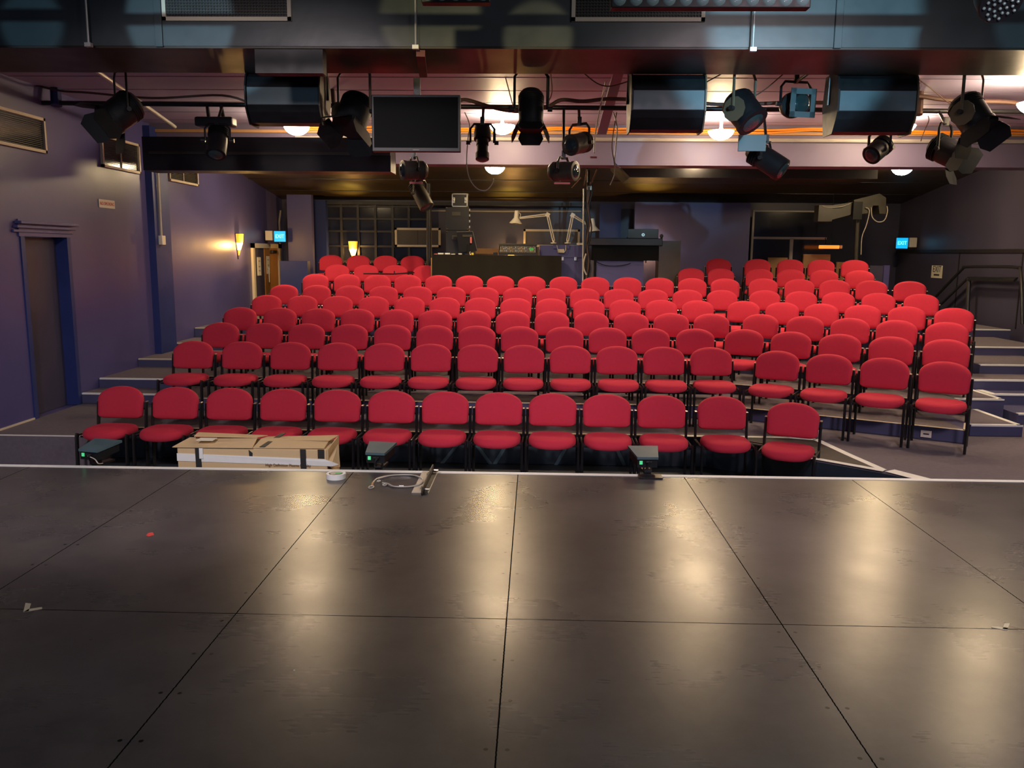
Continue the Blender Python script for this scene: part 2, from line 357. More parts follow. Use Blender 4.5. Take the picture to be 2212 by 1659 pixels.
for pg, sd in (([(-4.36, 15.95), (-1.75, 15.95), (-1.75, 17.15), (-4.36, 17.15)], 'left'), ([(3.2, 15.75), (3.72, 15.75), (3.74, 15.16), (6.1, 14.46), (6.1, 17.15), (3.2, 17.15)], 'right')):
    m = MB().prism([(x, y, .69) for x, y in pg], (0, 0, .5245-.69)); tri(m.bm)
    o = m.build('seating_platform', 'riser')
    tag(o, f'blue-painted low carpeted platform carrying the {sd} block of the ninth row', 'platform', 'stepped seating platforms')
    c = MB().prism([(x, y, .69) for x, y in pg], (0, 0, .004)); tri(c.bm); c.build('carpet', 'carpet', o)
# small paper label on the lowest riser
pn = MB().box(((3.955,8.121,-0.200)[0], 0, 0), (.001, .001, .001)) if False else None
lb = MB().box((4.02, 8.455, -.205), (.10, .002, .07), Euler((0, 0, -.50)).to_matrix()).build('riser_label', 'paper'); tag(lb, 'small cream paper label stuck on the lowest blue riser face', 'label')
MB().box((4.02, 8.4535, -.205), (.055, .002, .014), Euler((0, 0, -.50)).to_matrix()).build('label_print', 'blackink', lb)
# aisle steps, left
for i, (y, z, y2) in enumerate([(9.85, -.145, 10.28), (10.28, -.025, 11.34), (11.34, .09, 12.45), (12.45, .19, 13.32), (13.32, .345, 17.9)]):
    o = MB().bx((XL+.003, y, -.265), (-4.365, y2, z)).build('aisle_step', 'riser')
    tag(o, 'blue carpeted aisle step along the left wall, '+['lowest of the flight', 'second from the bottom', 'third from the bottom', 'fourth from the bottom', 'topmost of the flight'][i], 'step', 'left aisle steps')
    MB().bx((XL+.01, y+.03, z), (-4.37, y2-.005, z+.004)).build('carpet', 'carpet', o)
    MB().bx((XL+.01, y-.006, z-.012), (-4.37, y+.03, z+.006)).build('edge_strip', 'white' if i < 2 else 'cream', o)
# aisle steps, right
rs = [(8.68, -.15, 5.12, 4.58), (9.60, -.03, 5.42, 4.86), (10.30, .09, 6.6, 5.20), (10.85, .21, 6.9, 5.77), (11.90, .33, 7.3, 5.87), (13.40, .45, 7.55, 6.12)]
for i, (y, z, x1, x0) in enumerate(rs):
    y2 = rs[i+1][0] if i < 5 else 17.9
    o = MB().bx((x0, y, -.265), (x1, y2, z)).build('aisle_step', 'riser')
    tag(o, 'blue step at the right end of the rows, '+['lowest of the flight', 'second from the bottom', 'third from the bottom', 'fourth from the bottom', 'fifth from the bottom', 'topmost of the flight'][i], 'step', 'right aisle steps')
    MB().bx((x0+.01, y+.04, z), (x1-(.06 if i < 2 else .01), y2-.005, z+.004)).build('carpet', 'carpet', o)
    e = MB().bx((x0+.005, y-.006, z-.012), (x1-.002, y+.04, z+.006))
    if i < 2: e.bx((x1-.06, y, z-.003), (x1-.002, y2-.01, z+.006))
    e.build('edge_strip', 'white', o)
for i, (y, z, x0, y2) in enumerate([(9.35, -.15, 5.44, 9.95), (9.95, -.03, 5.44, 10.29)]):
    o = MB().bx((x0, y, -.265), (7.2, y2, z)).build('aisle_step', 'riser')
    tag(o, ['low blue side step with frayed white tape nearest the right edge', 'upper blue side step with white tape end by the right edge'][i], 'step', 'right aisle steps')
    MB().bx((x0+.01, y-.006, z-.012), (7.19, y+.05, z+.006)).build('edge_strip', 'white', o)
    if i: MB().bx((x0+.003, y+.05, z), (x0+.09, y+.33, z+.006)).build('tape_end', 'white', o)

# walls
lw = MB()
lw.bx((XL-.2, 5.95, -.65), (XL, 8.90, 3.6)); lw.bx((XL-.2, 9.80, -.65), (XL, 18.5, 3.6)); lw.bx((XL-.2, 8.90, 1.72), (XL, 9.80, 3.6)); lw.bx((XL-.2, 8.90, -.65), (XL, 9.80, -.275))
struct('wall_left', lw, 'wallpaint')
struct('wall_right', MB().bx((XR, 5, -.65), (XR+.2, 18.5, 3.6)), 'wallwarm')
struct('wall_back', MB().bx((XL-.2, YB, -.65), (XR+.2, YB+.2, 3.4)), 'wallwarm')
# recessed door, left wall
struct('trim_1', MB().bx((XL-.197, 8.903, -.27), (XL-.13, 9.797, 1.717)), 'wallwarm', label='dark violet recessed door panel in the left wall')
o = MB().bx((XL-.13, 9.76, -.27), (XL+.015, 9.83, 1.72)); o.bx((XL-.13, 8.87, -.27), (XL+.015, 8.94, 1.72))
struct('trim_2', o, 'darkblue', label='blue jambs of the recessed left doorway')
cn = MB()
for k in range(3): cn.bx((XL+.001, 8.80-.03*(2-k)+.0, 1.76+.045*k), (XL+.03+.025*k, 9.87+.03*k, 1.79+.045*k), bev=.006)
cn.bx((XL+.001, 8.84, 1.72), (XL+.02, 9.84, 1.90))
struct('trim_3', cn, 'wallpaint', label='stepped cornice moulding above the recessed left doorway')
# skirting
struct('baseboard_left', MB().bx((XL, 8.0, -.27), (XL+.012, 8.88, -.25)), 'cream')
# blue column with conduit
struct('trim_4', MB().bx((XL-.001, 11.88, -.25), (XL+.10, 12.40, 3.3)), 'darkblue', label='dark blue column on the left wall')
cp = empty('conduit_pipe', (XL+.12, 12.0, 1.7), 'white conduit pipe ending in a socket box on the blue column', 'pipe')
MB().tube([(XL+.125, 12.02, 1.78), (XL+.125, 12.02, 2.95)], .018).build('pipe', 'greycable', cp, True)
MB().bx((XL+.10, 11.97, 1.66), (XL+.16, 12.08, 1.79), bev=.006).build('socket_box', 'whitepl', cp)
# ceilings
ce = MB().bx((XL, 7.7, 3.36), (XR, 12.6, 3.5))
struct('ceiling', ce, 'ceil')
cj = MB()
for y in (8.9, 9.6, 10.35, 11.1, 11.75): cj.bx((XL, y, 3.357), (XR, y+.008, 3.362))
struct('trim_5', cj, 'beam', label='joint battens of the lavender ceiling')
rc = MB().prism([(XL, 12.5, 3.42), (XR, 12.5, 3.42), (XR, YB, 2.69), (XL, YB, 2.69)], (0, 0, .1))
struct('ceiling.001', rc, 'rearceil')
rj = MB()
for y in (13.5, 14.9, 16.2, 17.3):
    z = 3.42-(y-12.5)*.7299/5.8
    rj.bx((XL, y, z-.012), (XR, y+.02, z+.004))
struct('trim_6', rj, 'dark', label='dark joints of the sloping rear ceiling')
struct('ceiling.002', MB().bx((-7, -2, 4.02), (XR, 7.9, 4.12)), 'dark')
# lavender cross beam
struct('trim_7', MB().bx((XL, 12.10, 2.82), (XR, 12.5, 3.24)).bx((XL, 12.10, 3.24), (XR, 12.5, 3.36)), 'beam', label='lavender cross beam under the ceiling')
struct('trim_8', MB().bx((XL, 12.06, 3.235), (XR, 12.10, 3.275)), 'timber', label='timber batten on the top of the cross beam')
cb = MB().tube([(-3.4, 12.06, 3.165), (7.6, 12.06, 3.165)], .028, 8)
o = cb.build('conduit_pipe', 'steel', None, True); tag(o, 'pale grey conduit pipe along the face of the lavender beam', 'pipe')
cpt = []
for i in range(60):
    x = -3.3+i*.187; cpt.append((x, 12.03, 3.30+.012*math.sin(x*2.1)+.01*math.sin(x*5.3)))
o = MB().tube(cpt, .016, 6).build('power_cable', 'orange', None, True); tag(o, 'thick orange cable run along the lavender beam', 'cable', 'orange cables on the beam')
o = MB().tube([(x, y-.02, z-.035+.008*math.sin(x*3.7)) for x, y, z in cpt], .013, 6).build('power_cable', 'orange', None, True); tag(o, 'thinner orange cable hanging just below the thick one on the beam', 'cable', 'orange cables on the beam')
# black duct below the beam at left
struct('trim_9', MB().bx(((-5.059,10.900,2.990)[0], 10.9, 2.60), (-1.86, 11.3, 3.02)), 'dark', label='black boxed duct near the left wall')
struct('trim_10', MB().bx(((-4.975,10.900,2.991)[0], 10.88, 2.80), (-1.86, 10.9, 2.835)), 'lantern_grey', label='grey rib along the black boxed duct')
# dark soffit behind the beam
struct('trim_11', MB().prism([(1.55, 14.2, 2.84), (5.6, 14.2, 2.84), (5.6, 14.2, 3.14), (1.25, 14.2, 3.14)], (0, 1.2, 0)), 'dark', label='dark soffit box under the rear ceiling')
# air duct with grilles
du = empty('air_duct', (0, 7.4, 3.2), 'wide grey-blue metal air duct across the top with two grilles', 'duct')
MB().bx((-7, 6.92, 3.20), (XR, 7.86, 4.0)).build('duct_body', 'duct', du)
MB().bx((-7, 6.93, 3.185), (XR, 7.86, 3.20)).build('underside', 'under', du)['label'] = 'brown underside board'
for x in (-3.02, 2.34): MB().bx((x-.03, 6.90, 3.19), (x+.03, 6.92, 4.0), bev=.004).build('flange', 'duct', du)
for x0, x1 in ((-2.98, -1.95), (0.26, 1.30)):
    g = MB(); z0, z1 = 3.385, 3.86
    g.bx((x0, 6.895, z0), (x1, 6.92, z0+.03)); g.bx((x0, 6.895, z1-.03), (x1, 6.92, z1)); g.bx((x0, 6.895, z0), (x0+.03, 6.92, z1)); g.bx((x1-.03, 6.895, z0), (x1, 6.92, z1))
    gf = g.build('grille_frame', 'cream', du)
    l = MB(); l.bx((x0+.03, 6.915, z0+.03), (x1-.03, 6.919, z1-.03)); l.build('grille_back', 'dark', gf)
    l = MB()
    k = z0+.05
    while k < z1-.04: l.bx((x0+.03, 6.903, k), (x1-.03, 6.912, k+.006)); k += .022
    k = x0+.05
    while k < x1-.04: l.bx((k, 6.905, z0+.03), (k+.004, 6.911, z1-.03)); k += .024
    l.build('grille_bars', 'lantern_grey', gf)
# windows on the left wall
for n, (y0, y1, z0, z1) in enumerate([(7.55, 9.46, 2.64, 3.02), (10.68, 11.70, 2.62, 3.02), (12.62, 13.70, 2.61, 3.0)]):
    g = MB(); x = XL+.002; t = .032
    g.bx((x, y0, z0), (x+.035, y1, z0+t)); g.bx((x, y0, z1-t), (x+.035, y1, z1)); g.bx((x, y0, z0), (x+.035, y0+t, z1)); g.bx((x, y1-t, z0), (x+.035, y1, z1))
    ym = (y0+y1)/2; g.bx((x, ym-.01, z0), (x+.02, ym+.01, z1))
    f = g.build(f'window_{n+1}', 'cream'); f['kind'] = 'structure'
    MB().bx((x, y0+t, z0+t), (x+.008, y1-t, z1-t)).build('pane', 'glass', f)
    b = MB(); k = z0+t+.01
    while k < z1-t: b.bx((x+.009, y0+t, k), (x+.014, y1-t, k+.006)); k += .02
    b.build('louvres', 'lantern_grey', f)
# sign on the left wall
s1 = empty('wall_sign', (XL+.005, 10.76, 2.16), 'small white sign with red lettering high on the left wall', 'sign')
MB().bx((XL+.001, 10.56, 2.11), (XL+.008, 10.96, 2.215), bev=.002).build('sign_plate', 'paper', s1)
text('sign_lettering', 'NO SMOKING', .06, (XL+.0095, 10.76, 2.162), FROML, 'redink', s1, .95)
# sconces
def sconce(loc, face, label):
    r = empty('wall_sconce', loc, label, 'wall lamp', 'half-cone wall sconces'); n = V(face); u = V((0, 0, 1)).cross(n).normalized(); c = V(loc)
    def half(z0, z1, r0, r1, name, m):
        b = MB(); A = []
        for zz, rr in ((z0, r0), (z1, r1)):
            A.append([b.bm.verts.new(c+u*rr*math.cos(math.pi*i/10)*.95+n*(rr*math.sin(math.pi*i/10)+.012)+V((0, 0, zz))) for i in range(11)])
        b.bridge(A[0], A[1]); b.cap(A[0]); b.cap(A[1]); return b.build(name, m, r, True)
    half(-.10, .03, .045, .088, 'lit_glass', 'flame'); half(.032, .19, .089, .105, 'shade', 'flame2'); half(-.20, -.102, .014, .044, 'glass_tip', 'flame2')
    MB().prism([c+u*.10+V((0, 0, .20)), c-u*.10+V((0, 0, .20)), c-u*.012+V((0, 0, -.27)), c+u*.012+V((0, 0, -.27))], n*.011).build('backplate', 'black', r)
    lamp('sconce_bulb', 'POINT', c+n*.20+V((0, 0, -.02)), 22, (1, .55, .16), size=.05)
    lamp('sconce_uplight', 'SPOT', c+n*.08+V((0, 0, .2)), 60, (1, .60, .08), c+n*.62+V((0, 0, 1.3)), .03, angle=56, blend=.8)
    return r
sconce((XL+.002, 15.45, 1.70), (1, 0, 0), 'lit amber half-cone sconce on the left wall')
sconce(((-3.881,17.900,1.610)[0], 17.9, (-3.881,17.900,1.610)[2]), (0, -1, 0), 'lit amber half-cone sconce on the back wall behind the top left chairs')
sconce(((-0.524,18.290,1.570)[0], 18.297, (-0.524,18.290,1.550)[2]), (0, -1, 0), 'lit amber sconce on the back wall hidden behind the mixing desk')
sconce(((2.263,17.295,1.698)[0], 17.297, (2.263,17.295,1.698)[2]), (0, -1, 0), 'lit amber sconce on the partition behind the black console')
# door_1 on the left wall
d = MB(); y0, y1, zt, zb = 16.17, 18.02, 1.73, .345
x = XL+.002
d.bx((x, y0, zb), (x+.05, y0+.10, zt)); d.bx((x, y1-.25, zb), (x+.05, y1, zt)); d.bx((x, y0, zt-.09), (x+.05, y1, zt))
f = d.build('door_1', 'cream'); f['kind'] = 'structure'
MB().bx((x, y0+.10, zb), (x+.02, 16.88, zt-.09)).build('door_leaf', 'wallwarm', f)
l = MB().bx((x, 16.90, zb), (x+.03, y1-.25, zt-.09)).build('door_leaf', 'wood', f)
MB().bx((x+.03, 17.25, zt-.20), (x+.09, 17.55, zt-.13), bev=.01).build('door_closer', 'black', l)
MB().tube([(x+.06, 17.05, .95), (x+.06, 17.05, 1.25)], .012).build('handle', 'steel', l)
for y, z in ((16.45, 1.10), (17.0, 1.12)):
    p = MB().bx((x+(.021 if y < 16.8 else .031), y, z), (x+.034, y+.20, z+.36)).build('door_notice', 'paper'); tag(p, 'tall white notice on the '+('dark' if y < 16.8 else 'wooden')+' leaf of the left door', 'notice', 'door notices')
    for k in (.08, .16, .27): MB().bx((x+.0345, y+.05, z+k), (x+.0355, y+.15, z+k+.03)).build('print', 'greycable', p)
# exit sign left, right
def exit_sign(c, side, label):
    r = empty('exit_sign', c, label, 'exit sign', 'lit exit signs'); c = V(c); sx = side
    MB().bx(c+V((-.03, -.12, -.12)), c+V((.0, .12, .12)), bev=.005).build('mounting_box', 'whitepl', r) if False else None
    MB().bx(c+V((-.16*sx, .0, -.09)), c+V((-.02*sx, .10, .10)), bev=.005).build('mounting_box', 'whitepl', r)
    p = MB().bx(c+V((.0, .02, -.13)), c+V((.26*sx, .08, .11)), bev=.02).build('sign_housing', 'blackplastic', r)
    MB().bx(c+V((.015*sx, .012, -.115)), c+V((.245*sx, .02, .095)), bev=.003).build('lit_panel', 'exitlit', r)
    text('sign_lettering', 'EXIT', .105, c+V((.13*sx, .009, -.01)), FRONT, 'exitletter', r, .85)
    return r
exit_sign((-5.28, 16.9, 1.885), 1, 'lit teal exit sign above the door on the left wall')
exit_sign((7.55, 17.3, 1.86), -1, 'lit teal exit sign high on the right wall')
# right wall: dark rail, paper exit notice, stair handrail
struct('trim_12', MB().bx((XR-.03, 7, 1.66), (XR-.001, YB, 1.72)), 'dark', label='dark picture rail on the right wall')
for y in (15.6, 13.6, 12.9): struct('trim_13', MB().bx((XR-.008, y, .45), (XR-.001, y+.03, 1.66)), 'dark', label='dark panel joint on the right wall')
p = empty('exit_notice', (7.740,16.412,1.299), 'paper notice reading exit with an arrow block on the right wall', 'notice')
c = V((7.740,16.412,1.299)); MB().bx(c+V((-.004, -.22, -.12)), c+V((0, .22, .12))).build('sheet', 'paper', p)
text('notice_lettering', 'EXIT', .17, c+V((-.0055, 0, .045)), FROMR, 'blackink', p, .95)
MB().bx(c+V((-.0062, -.11, -.075)), c+V((-.0045, .11, -.045))).build('notice_print', 'blackink', p)
h = empty('handrail', (7.6, 14, .45), 'dark tubular handrail climbing the steps beside the right wall', 'handrail')
MB().tube(smoothpath([(7.500,15.855,0.855), (7.500,15.020,1.352), (7.500,14.871,1.411), (7.500,13.929,1.434), (7.500,13.319,1.430), (7.500,13.191,1.347), (7.500,13.015,0.575)], 5), .025, 8).build('top_rail', 'black', h, True)
MB().tube([(7.550,15.785,0.687), (7.550,14.871,1.212), (7.550,13.400,1.242)], .05, 8, .4).build('rail_shadow_band', 'black', h, True)  # dark bar modelled in place of the handrail's shadow on the wall
MB().tube([(7.550,14.824,1.213), (7.550,14.758,0.509)], .035, 8).build('post', 'black', h, True)
# back wall furniture: partitions and columns at left
struct('wall_back.001', MB().bx(((-5.069,17.200,2.722)[0], 17.2, .3), ((-4.566,17.200,2.725)[0], 17.35, 2.72)), 'wallpaint', label='violet partition wall stub near the left door')
struct('wall_back.002', MB().bx(((-4.726,17.800,2.765)[0], 17.8, .3), ((-4.426,17.800,2.605)[0], 18.3, 2.65)), 'darkblue')
struct('wall_back.003', MB().bx(((-5.013,16.400,1.398)[0], 16.4, .3), ((-4.464,16.400,1.403)[0], 16.6, (-4.775,16.400,1.391)[2])), 'darkblue')
# lattice window on the back wall
y = 18.0; lx = [(-4.462,18.000,2.006)[0], (-4.134,18.000,2.009)[0], (-3.775,18.000,2.011)[0], (-3.407,18.000,2.014)[0], (-3.040,18.000,2.017)[0], (-2.693,18.000,2.020)[0], (-2.287,18.000,2.023)[0]]
lz = [(-3.544,18.000,1.071)[2], (-3.538,18.000,1.377)[2], (-3.532,18.000,1.701)[2], (-3.527,18.000,2.013)[2], (-3.522,18.000,2.275)[2], (-3.517,18.000,2.536)[2]]
g = MB()
for a in lx: g.bx((a-.025, y-.06, lz[0]), (a+.025, y, lz[-1]+.03))
for b in lz: g.bx((lx[0], y-.045, b-.02), (lx[-1], y, b+.02))
f = g.build('window_4', 'dark'); f['kind'] = 'structure'
MB().bx((lx[0], y, lz[0]), (lx[-1], y+.01, lz[-1])).build('panes', 'glass', f)
MB().bx((lx[0]-.1, y-.09, lz[-1]+.03), ((1.023,18.000,2.483)[0], y, lz[-1]+.10)).build('lintel', 'dark', f)
# framed hatches
def hatch(x0p, x1p, label):
    a, b = V(x0p), V(x1p); o = MB(); t = .045; yy = a.y
    o.bx((a.x, yy-.03, b.z), (b.x, yy, b.z+t)); o.bx((a.x, yy-.03, a.z-t), (b.x, yy, a.z)); o.bx((a.x, yy-.03, b.z), (a.x+t, yy, a.z)); o.bx((b.x-t, yy-.03, b.z), (b.x, yy, a.z))
    f = o.build('framed_hatch', 'cream'); tag(f, label, 'hatch', 'pale framed hatches on the back wall')
    MB().bx((a.x+t, yy-.01, b.z+t), (b.x-t, yy-.002, a.z-t)).build('dark_panel', 'rearceil', f)
    MB().bx(((a.x+b.x)/2-.006, yy-.016, b.z+t), ((a.x+b.x)/2+.006, yy-.010, a.z-t)).build('panel_joint', 'dark', f)
hatch((-2.988,17.930,2.093), (-2.013,17.930,1.694), 'pale framed dark hatch left of the stacked equipment racks')
hatch((-0.258,18.298,2.096), (0.957,18.298,1.721), 'pale framed dark hatch behind the white desk lamps')
o = MB().tube([(-2.269,18.280,2.472), (-0.671,18.280,2.474), (0.970,18.280,2.486)], .02, 6).build('conduit_pipe', 'steel', None, True); tag(o, 'thin pale pipe along the top of the back wall behind the desk lamps', 'pipe')
# desk top board behind equipment
struct('trim_14', MB().bx(((-1.268,18.000,1.632)[0], 17.9, (-1.268,18.000,1.564)[2]), ((-0.753,18.000,1.637)[0], 18.0, (-0.753,18.000,1.676)[2])), 'timber', label='orange timber ledge at the back wall')
# right part of the back: purple partition, glazed booth
struct('wall_back.004', MB().bx(((2.012,17.300,2.520)[0], 17.3, .4), ((4.340,17.300,2.536)[0], 17.45, 2.62)), 'wallpaint', label='violet grey partition behind the tech desk')
struct('wall_back.005', MB().bx(((1.323,17.600,2.531)[0], 17.6, .4), ((1.761,17.600,2.534)[0], 17.7, 2.6)), 'darkblue')
bw = MB(); yy = 17.6
bw.bx(((4.448,17.600,2.469)[0], yy-.03, (5.156,17.600,2.465)[2]), ((5.834,17.600,2.479)[0], yy, (5.155,17.600,2.493)[2])); bw.bx(((4.449,17.600,1.916)[0], yy-.03, (5.189,17.600,1.913)[2]), ((5.991,17.600,1.947)[0], yy, (5.186,17.600,1.960)[2]))
bw.bx(((5.248,17.600,1.885)[0], yy-.03, (5.279,17.600,1.365)[2]), ((5.314,17.600,1.885)[0], yy, (5.246,17.600,1.923)[2])); bw.bx(((4.451,17.600,1.878)[0], yy-.05, .69), ((4.489,17.600,1.879)[0], yy, 2.5))
f = bw.build('window_5', 'greycable'); f['kind'] = 'structure'
MB().bx(((4.458,17.600,2.469)[0], yy, .9), ((6.754,17.600,2.486)[0], yy+.01, (5.156,17.600,2.465)[2])).build('pane', 'glass', f)
for a, b, t in (((4.803,17.500,1.541), (5.201,17.500,1.224), 'left'), ((5.517,17.500,1.614), (6.071,17.500,1.232), 'middle'), ((6.207,17.500,1.460), (6.373,17.500,1.234), 'small right')):
    o = MB().bx((a[0], 17.5, .692), (b[0], 17.58, a[2]), bev=.01).build('storage_box', 'timber'); tag(o, f'{t} brown board behind the back right chairs by the booth glass', 'board', 'brown boards by the booth')
o = empty('heater_lamp', (5.959,17.200,1.765), 'glowing orange bar heater above the back right chairs', 'heater')
MB().bx((5.712,17.200,1.726), (6.097,17.100,1.793), bev=.01).build('glow_bar', 'heater', o); MB().bx((6.137,17.200,1.730), (6.152,17.100,1.794)).build('end_cap', 'whitepl', o)
MB().tube([(5.930,17.150,1.802), ((5.930,17.150,1.802)[0], 17.15, 2.82)], .006).build('bracket', 'black', o); MB().tube([(5.829,17.150,1.801), (5.905,17.400,1.943)], .008).build('bracket', 'black', o)
o = MB().bx(((6.260,15.900,1.409)[0], 15.9, .4), ((6.611,15.900,1.412)[0], 15.96, (6.431,15.900,1.410)[2])).build('low_screen', 'wallwarm'); tag(o, 'low dark screen panel with a violet post at the end of the back right row', 'panel')
MB().bx(((6.496,15.850,1.411)[0], 15.84, .4), ((6.598,15.850,1.412)[0], 15.895, (6.410,15.850,1.419)[2])).build('post', 'wallpaint', o)

# ------------------------------------------------------------------ chairs
def outline(w, h0, h1, n=40):                 # backrest outline: straight sides, arched top, softly curved bottom
    pts = []
    hs = h0+(h1-h0)*.60
    for i in range(21):
        a = math.pi*i/20; c_, s_ = math.cos(a), math.sin(a)
        x = w*math.copysign(abs(c_)**.92, c_); z = hs+(h1-hs)*abs(s_)**.98; pts.append((x, z))
    for i in range(1, 20):
        a = math.pi+math.pi*i/20; c_, s_ = math.cos(a), math.sin(a)
        x = w*.985*math.copysign(abs(c_)**.34, c_); z = (h0+.055)-(.055)*abs(s_)**.72; pts.append((x, z))
    return pts
def chair_parts():
    P = []
    h0, h1, w = .505, .82, .233
    ol = outline(w, h0, h1); cz = .66
    def surf(f, rings):
        b = MB(); rs = []
        for s_, off in rings:
            rs.append([b.bm.verts.new(f(x*s_, cz+(z-cz)*s_, off)) for x, z in ol])
        for a, c in zip(rs, rs[1:]): b.bridge(a, c)
        b.cap(rs[0]); b.cap(rs[-1]); return b
    fb = lambda x, z, off: V((x, .015+(z-h0)*.20-.5*x*x+off, z))
    P.append(('backrest', surf(fb, [(.1, -.062), (.4, -.060), (.7, -.055), (.86, -.047), (.95, -.036), (.99, -.02), (1, -.002), (.985, .004)]), 'red', True))
    P.append(('back_shell', surf(fb, [(.97, .0045), (.98, .012), (.9, .022), (.5, .026), (.1, .026)]), 'blackplastic', True))
    # seat
    so = []
    for i in range(40):
        a = 2*math.pi*i/40; c_, s_ = math.cos(a), math.sin(a)
        e = .55 if s_ > 0 else .78
        so.append((.226*math.copysign(abs(c_)**e, c_), -.235+.225*math.copysign(abs(s_)**(.5 if s_ > 0 else .86), s_)))
    b = MB(); rs = []
    for k, zt in ((.1, .470), (.5, .470), (.78, .466), (.9, .458), (.97, .444), (1, .422), (.99, .400), (.94, .386), (.6, .380), (.1, .380)):
        rs.append([b.bm.verts.new(V((x*k, -.235+(y+.235)*k, zt-(.10*max(0, -.33-(-.235+(y+.235)*k)))-.02*(1 if 0 else 0)))) for x, y in so])
    for a, c in zip(rs, rs[1:]): b.bridge(a, c)
    b.cap(rs[0]); b.cap(rs[-1]); P.append(('seat', b, 'red', True))
    for s_ in (-1, 1):
        x = .2455*s_
        P.append(('leg', MB().tube([(x, -.005, .0), (x, .010, .42), (x, .035, .62), (x, .047, .665)], .0135, 8, 2.0, side=(1, 0, 0)), 'black', True))
        P.append(('leg', MB().tube([(x, -.405, .0), (x, -.385, .40), (x, -.375, .425)], .0135, 8, 2.0, side=(1, 0, 0)), 'black', True))
        P.append(('post_cap', MB().bx((x-.0118, .022, .664), (x+.0118, .072, .675), bev=.003), 'chrome', False))
    f = MB()
    for s_ in (-1, 1):
        x = .2455*s_; f.tube([(x, -.38, .405), (x, .01, .400)], .010, 6); f.tube([(x*.95, .035, .60), (x*.8, .045, .60)], .009, 6)
        f.box((x*.99, -.38, .40), (.026, .03, .018))
    f.tube([(-.24, -.33, .384), (.24, -.33, .384)], .010, 6); f.tube([(-.24, -.08, .384), (.24, -.08, .384)], .010, 6)
    P.append(('frame', f, 'black', True))
    return P
root0 = bpy.data.objects.new('auditorium_chair', None); COL.objects.link(root0); root0.empty_display_size = .1
for n_, b_, m_, s_ in chair_parts(): b_.build(n_, m_, root0, s_)
kids0 = list(root0.children)
ordn = ['first', 'second', 'third', 'fourth', 'fifth', 'sixth', 'seventh', 'eighth', 'ninth', 'tenth', 'eleventh', 'twelfth', 'thirteenth', 'fourteenth']
block = {1: ['main run', 'right end'], 2: ['main run', 'right block'], 8: ['left block', 'centre pair', 'right block'], 9: ['left block', 'centre', 'right block']}
first = True
for (r, s, z, a, pts) in ROWS:
    n = len(pts)
    for i, (x, y) in enumerate(pts):
        if first: o = root0; first = False
        else:
            o = root0.copy(); COL.objects.link(o)
            for k in kids0:
                c = k.copy(); COL.objects.link(c); c.parent = o
        back = .06*1.0   # measured line runs through the cushion tops
        fl_ = z if r > 2 else z
        o.location = (x+math.sin(a)*back, y-math.cos(a)*back, fl_+(.005 if r > 2 else .001))
        o.rotation_euler = (0, 0, a)
        bl = block.get(r, ['main run', 'right block'])[s]
        if r == 1 and s == 1: lab = 'red padded chair alone at the right end of the front row'
        elif n == 1: lab = f'red padded chair standing singly between the blocks of the {names[r]} row from the stage'
        elif i == 0: lab = f'red padded chair, leftmost of the {bl} in the {names[r]} row from the stage'
        elif i == n-1: lab = f'red padded chair, rightmost of the {bl} in the {names[r]} row from the stage'
        else: lab = f'red padded chair, {ordn[i]} from the left of the {bl}, {names[r]} row from the stage'
        tag(o, lab, 'chair', 'red auditorium chairs')

# ------------------------------------------------------------------ ceiling lamps
dm = None
LP = [((-3.998,14.200,2.964), 'far row, leftmost, above the left chairs'), ((-0.687,14.200,2.931), 'far row, above the mixing desk'), ((5.987,14.200,2.956), 'far row, rightmost, near the right wall'), ((2.602,14.200,3.062), 'far row, tucked behind the lavender beam at right'),
      ((-3.139,11.200,3.139), 'near row, behind the left flood lantern'), ((-0.448,11.200,3.163), 'near row, behind the small spotlight and barn doors'), ((2.376,11.200,3.108), 'near row, fully visible below the right lantern'), ((4.680,11.200,3.188), 'near row, behind the far right flood'), ((4.95, 8.75, 3.05), 'nearest the stage beyond the right edge')]
for i, (p, lb_) in enumerate(LP):
    x, y, z = p
    o = empty('dome_lamp', (x, y, z+.05), 'lit white dome lamp, '+lb_, 'ceiling lamp', 'glass dome ceiling lamps')
    prof = [(-.105, .005), (-.10, .05), (-.085, .09), (-.06, .125), (-.03, .15), (0, .165), (.008, .163)]
    MB().lathe((x, y, z+.05), (0, 0, 1), prof, 28).build('glass_dome', 'dome', o, True)
    MB().lathe((x, y, z+.05), (0, 0, 1), [(.009, .03), (.03, .03), (.05, .02), (.12, .02)], 20).build('lamp_base', 'whitepl', o, True)
    zc = 3.36 if y < 12 else 3.42-(y-12.5)*.7299/5.8
    MB().tube([(x, y, z+.16), (x, y, zc)], .008, 6).build('hanging_rod', 'whitepl', o)

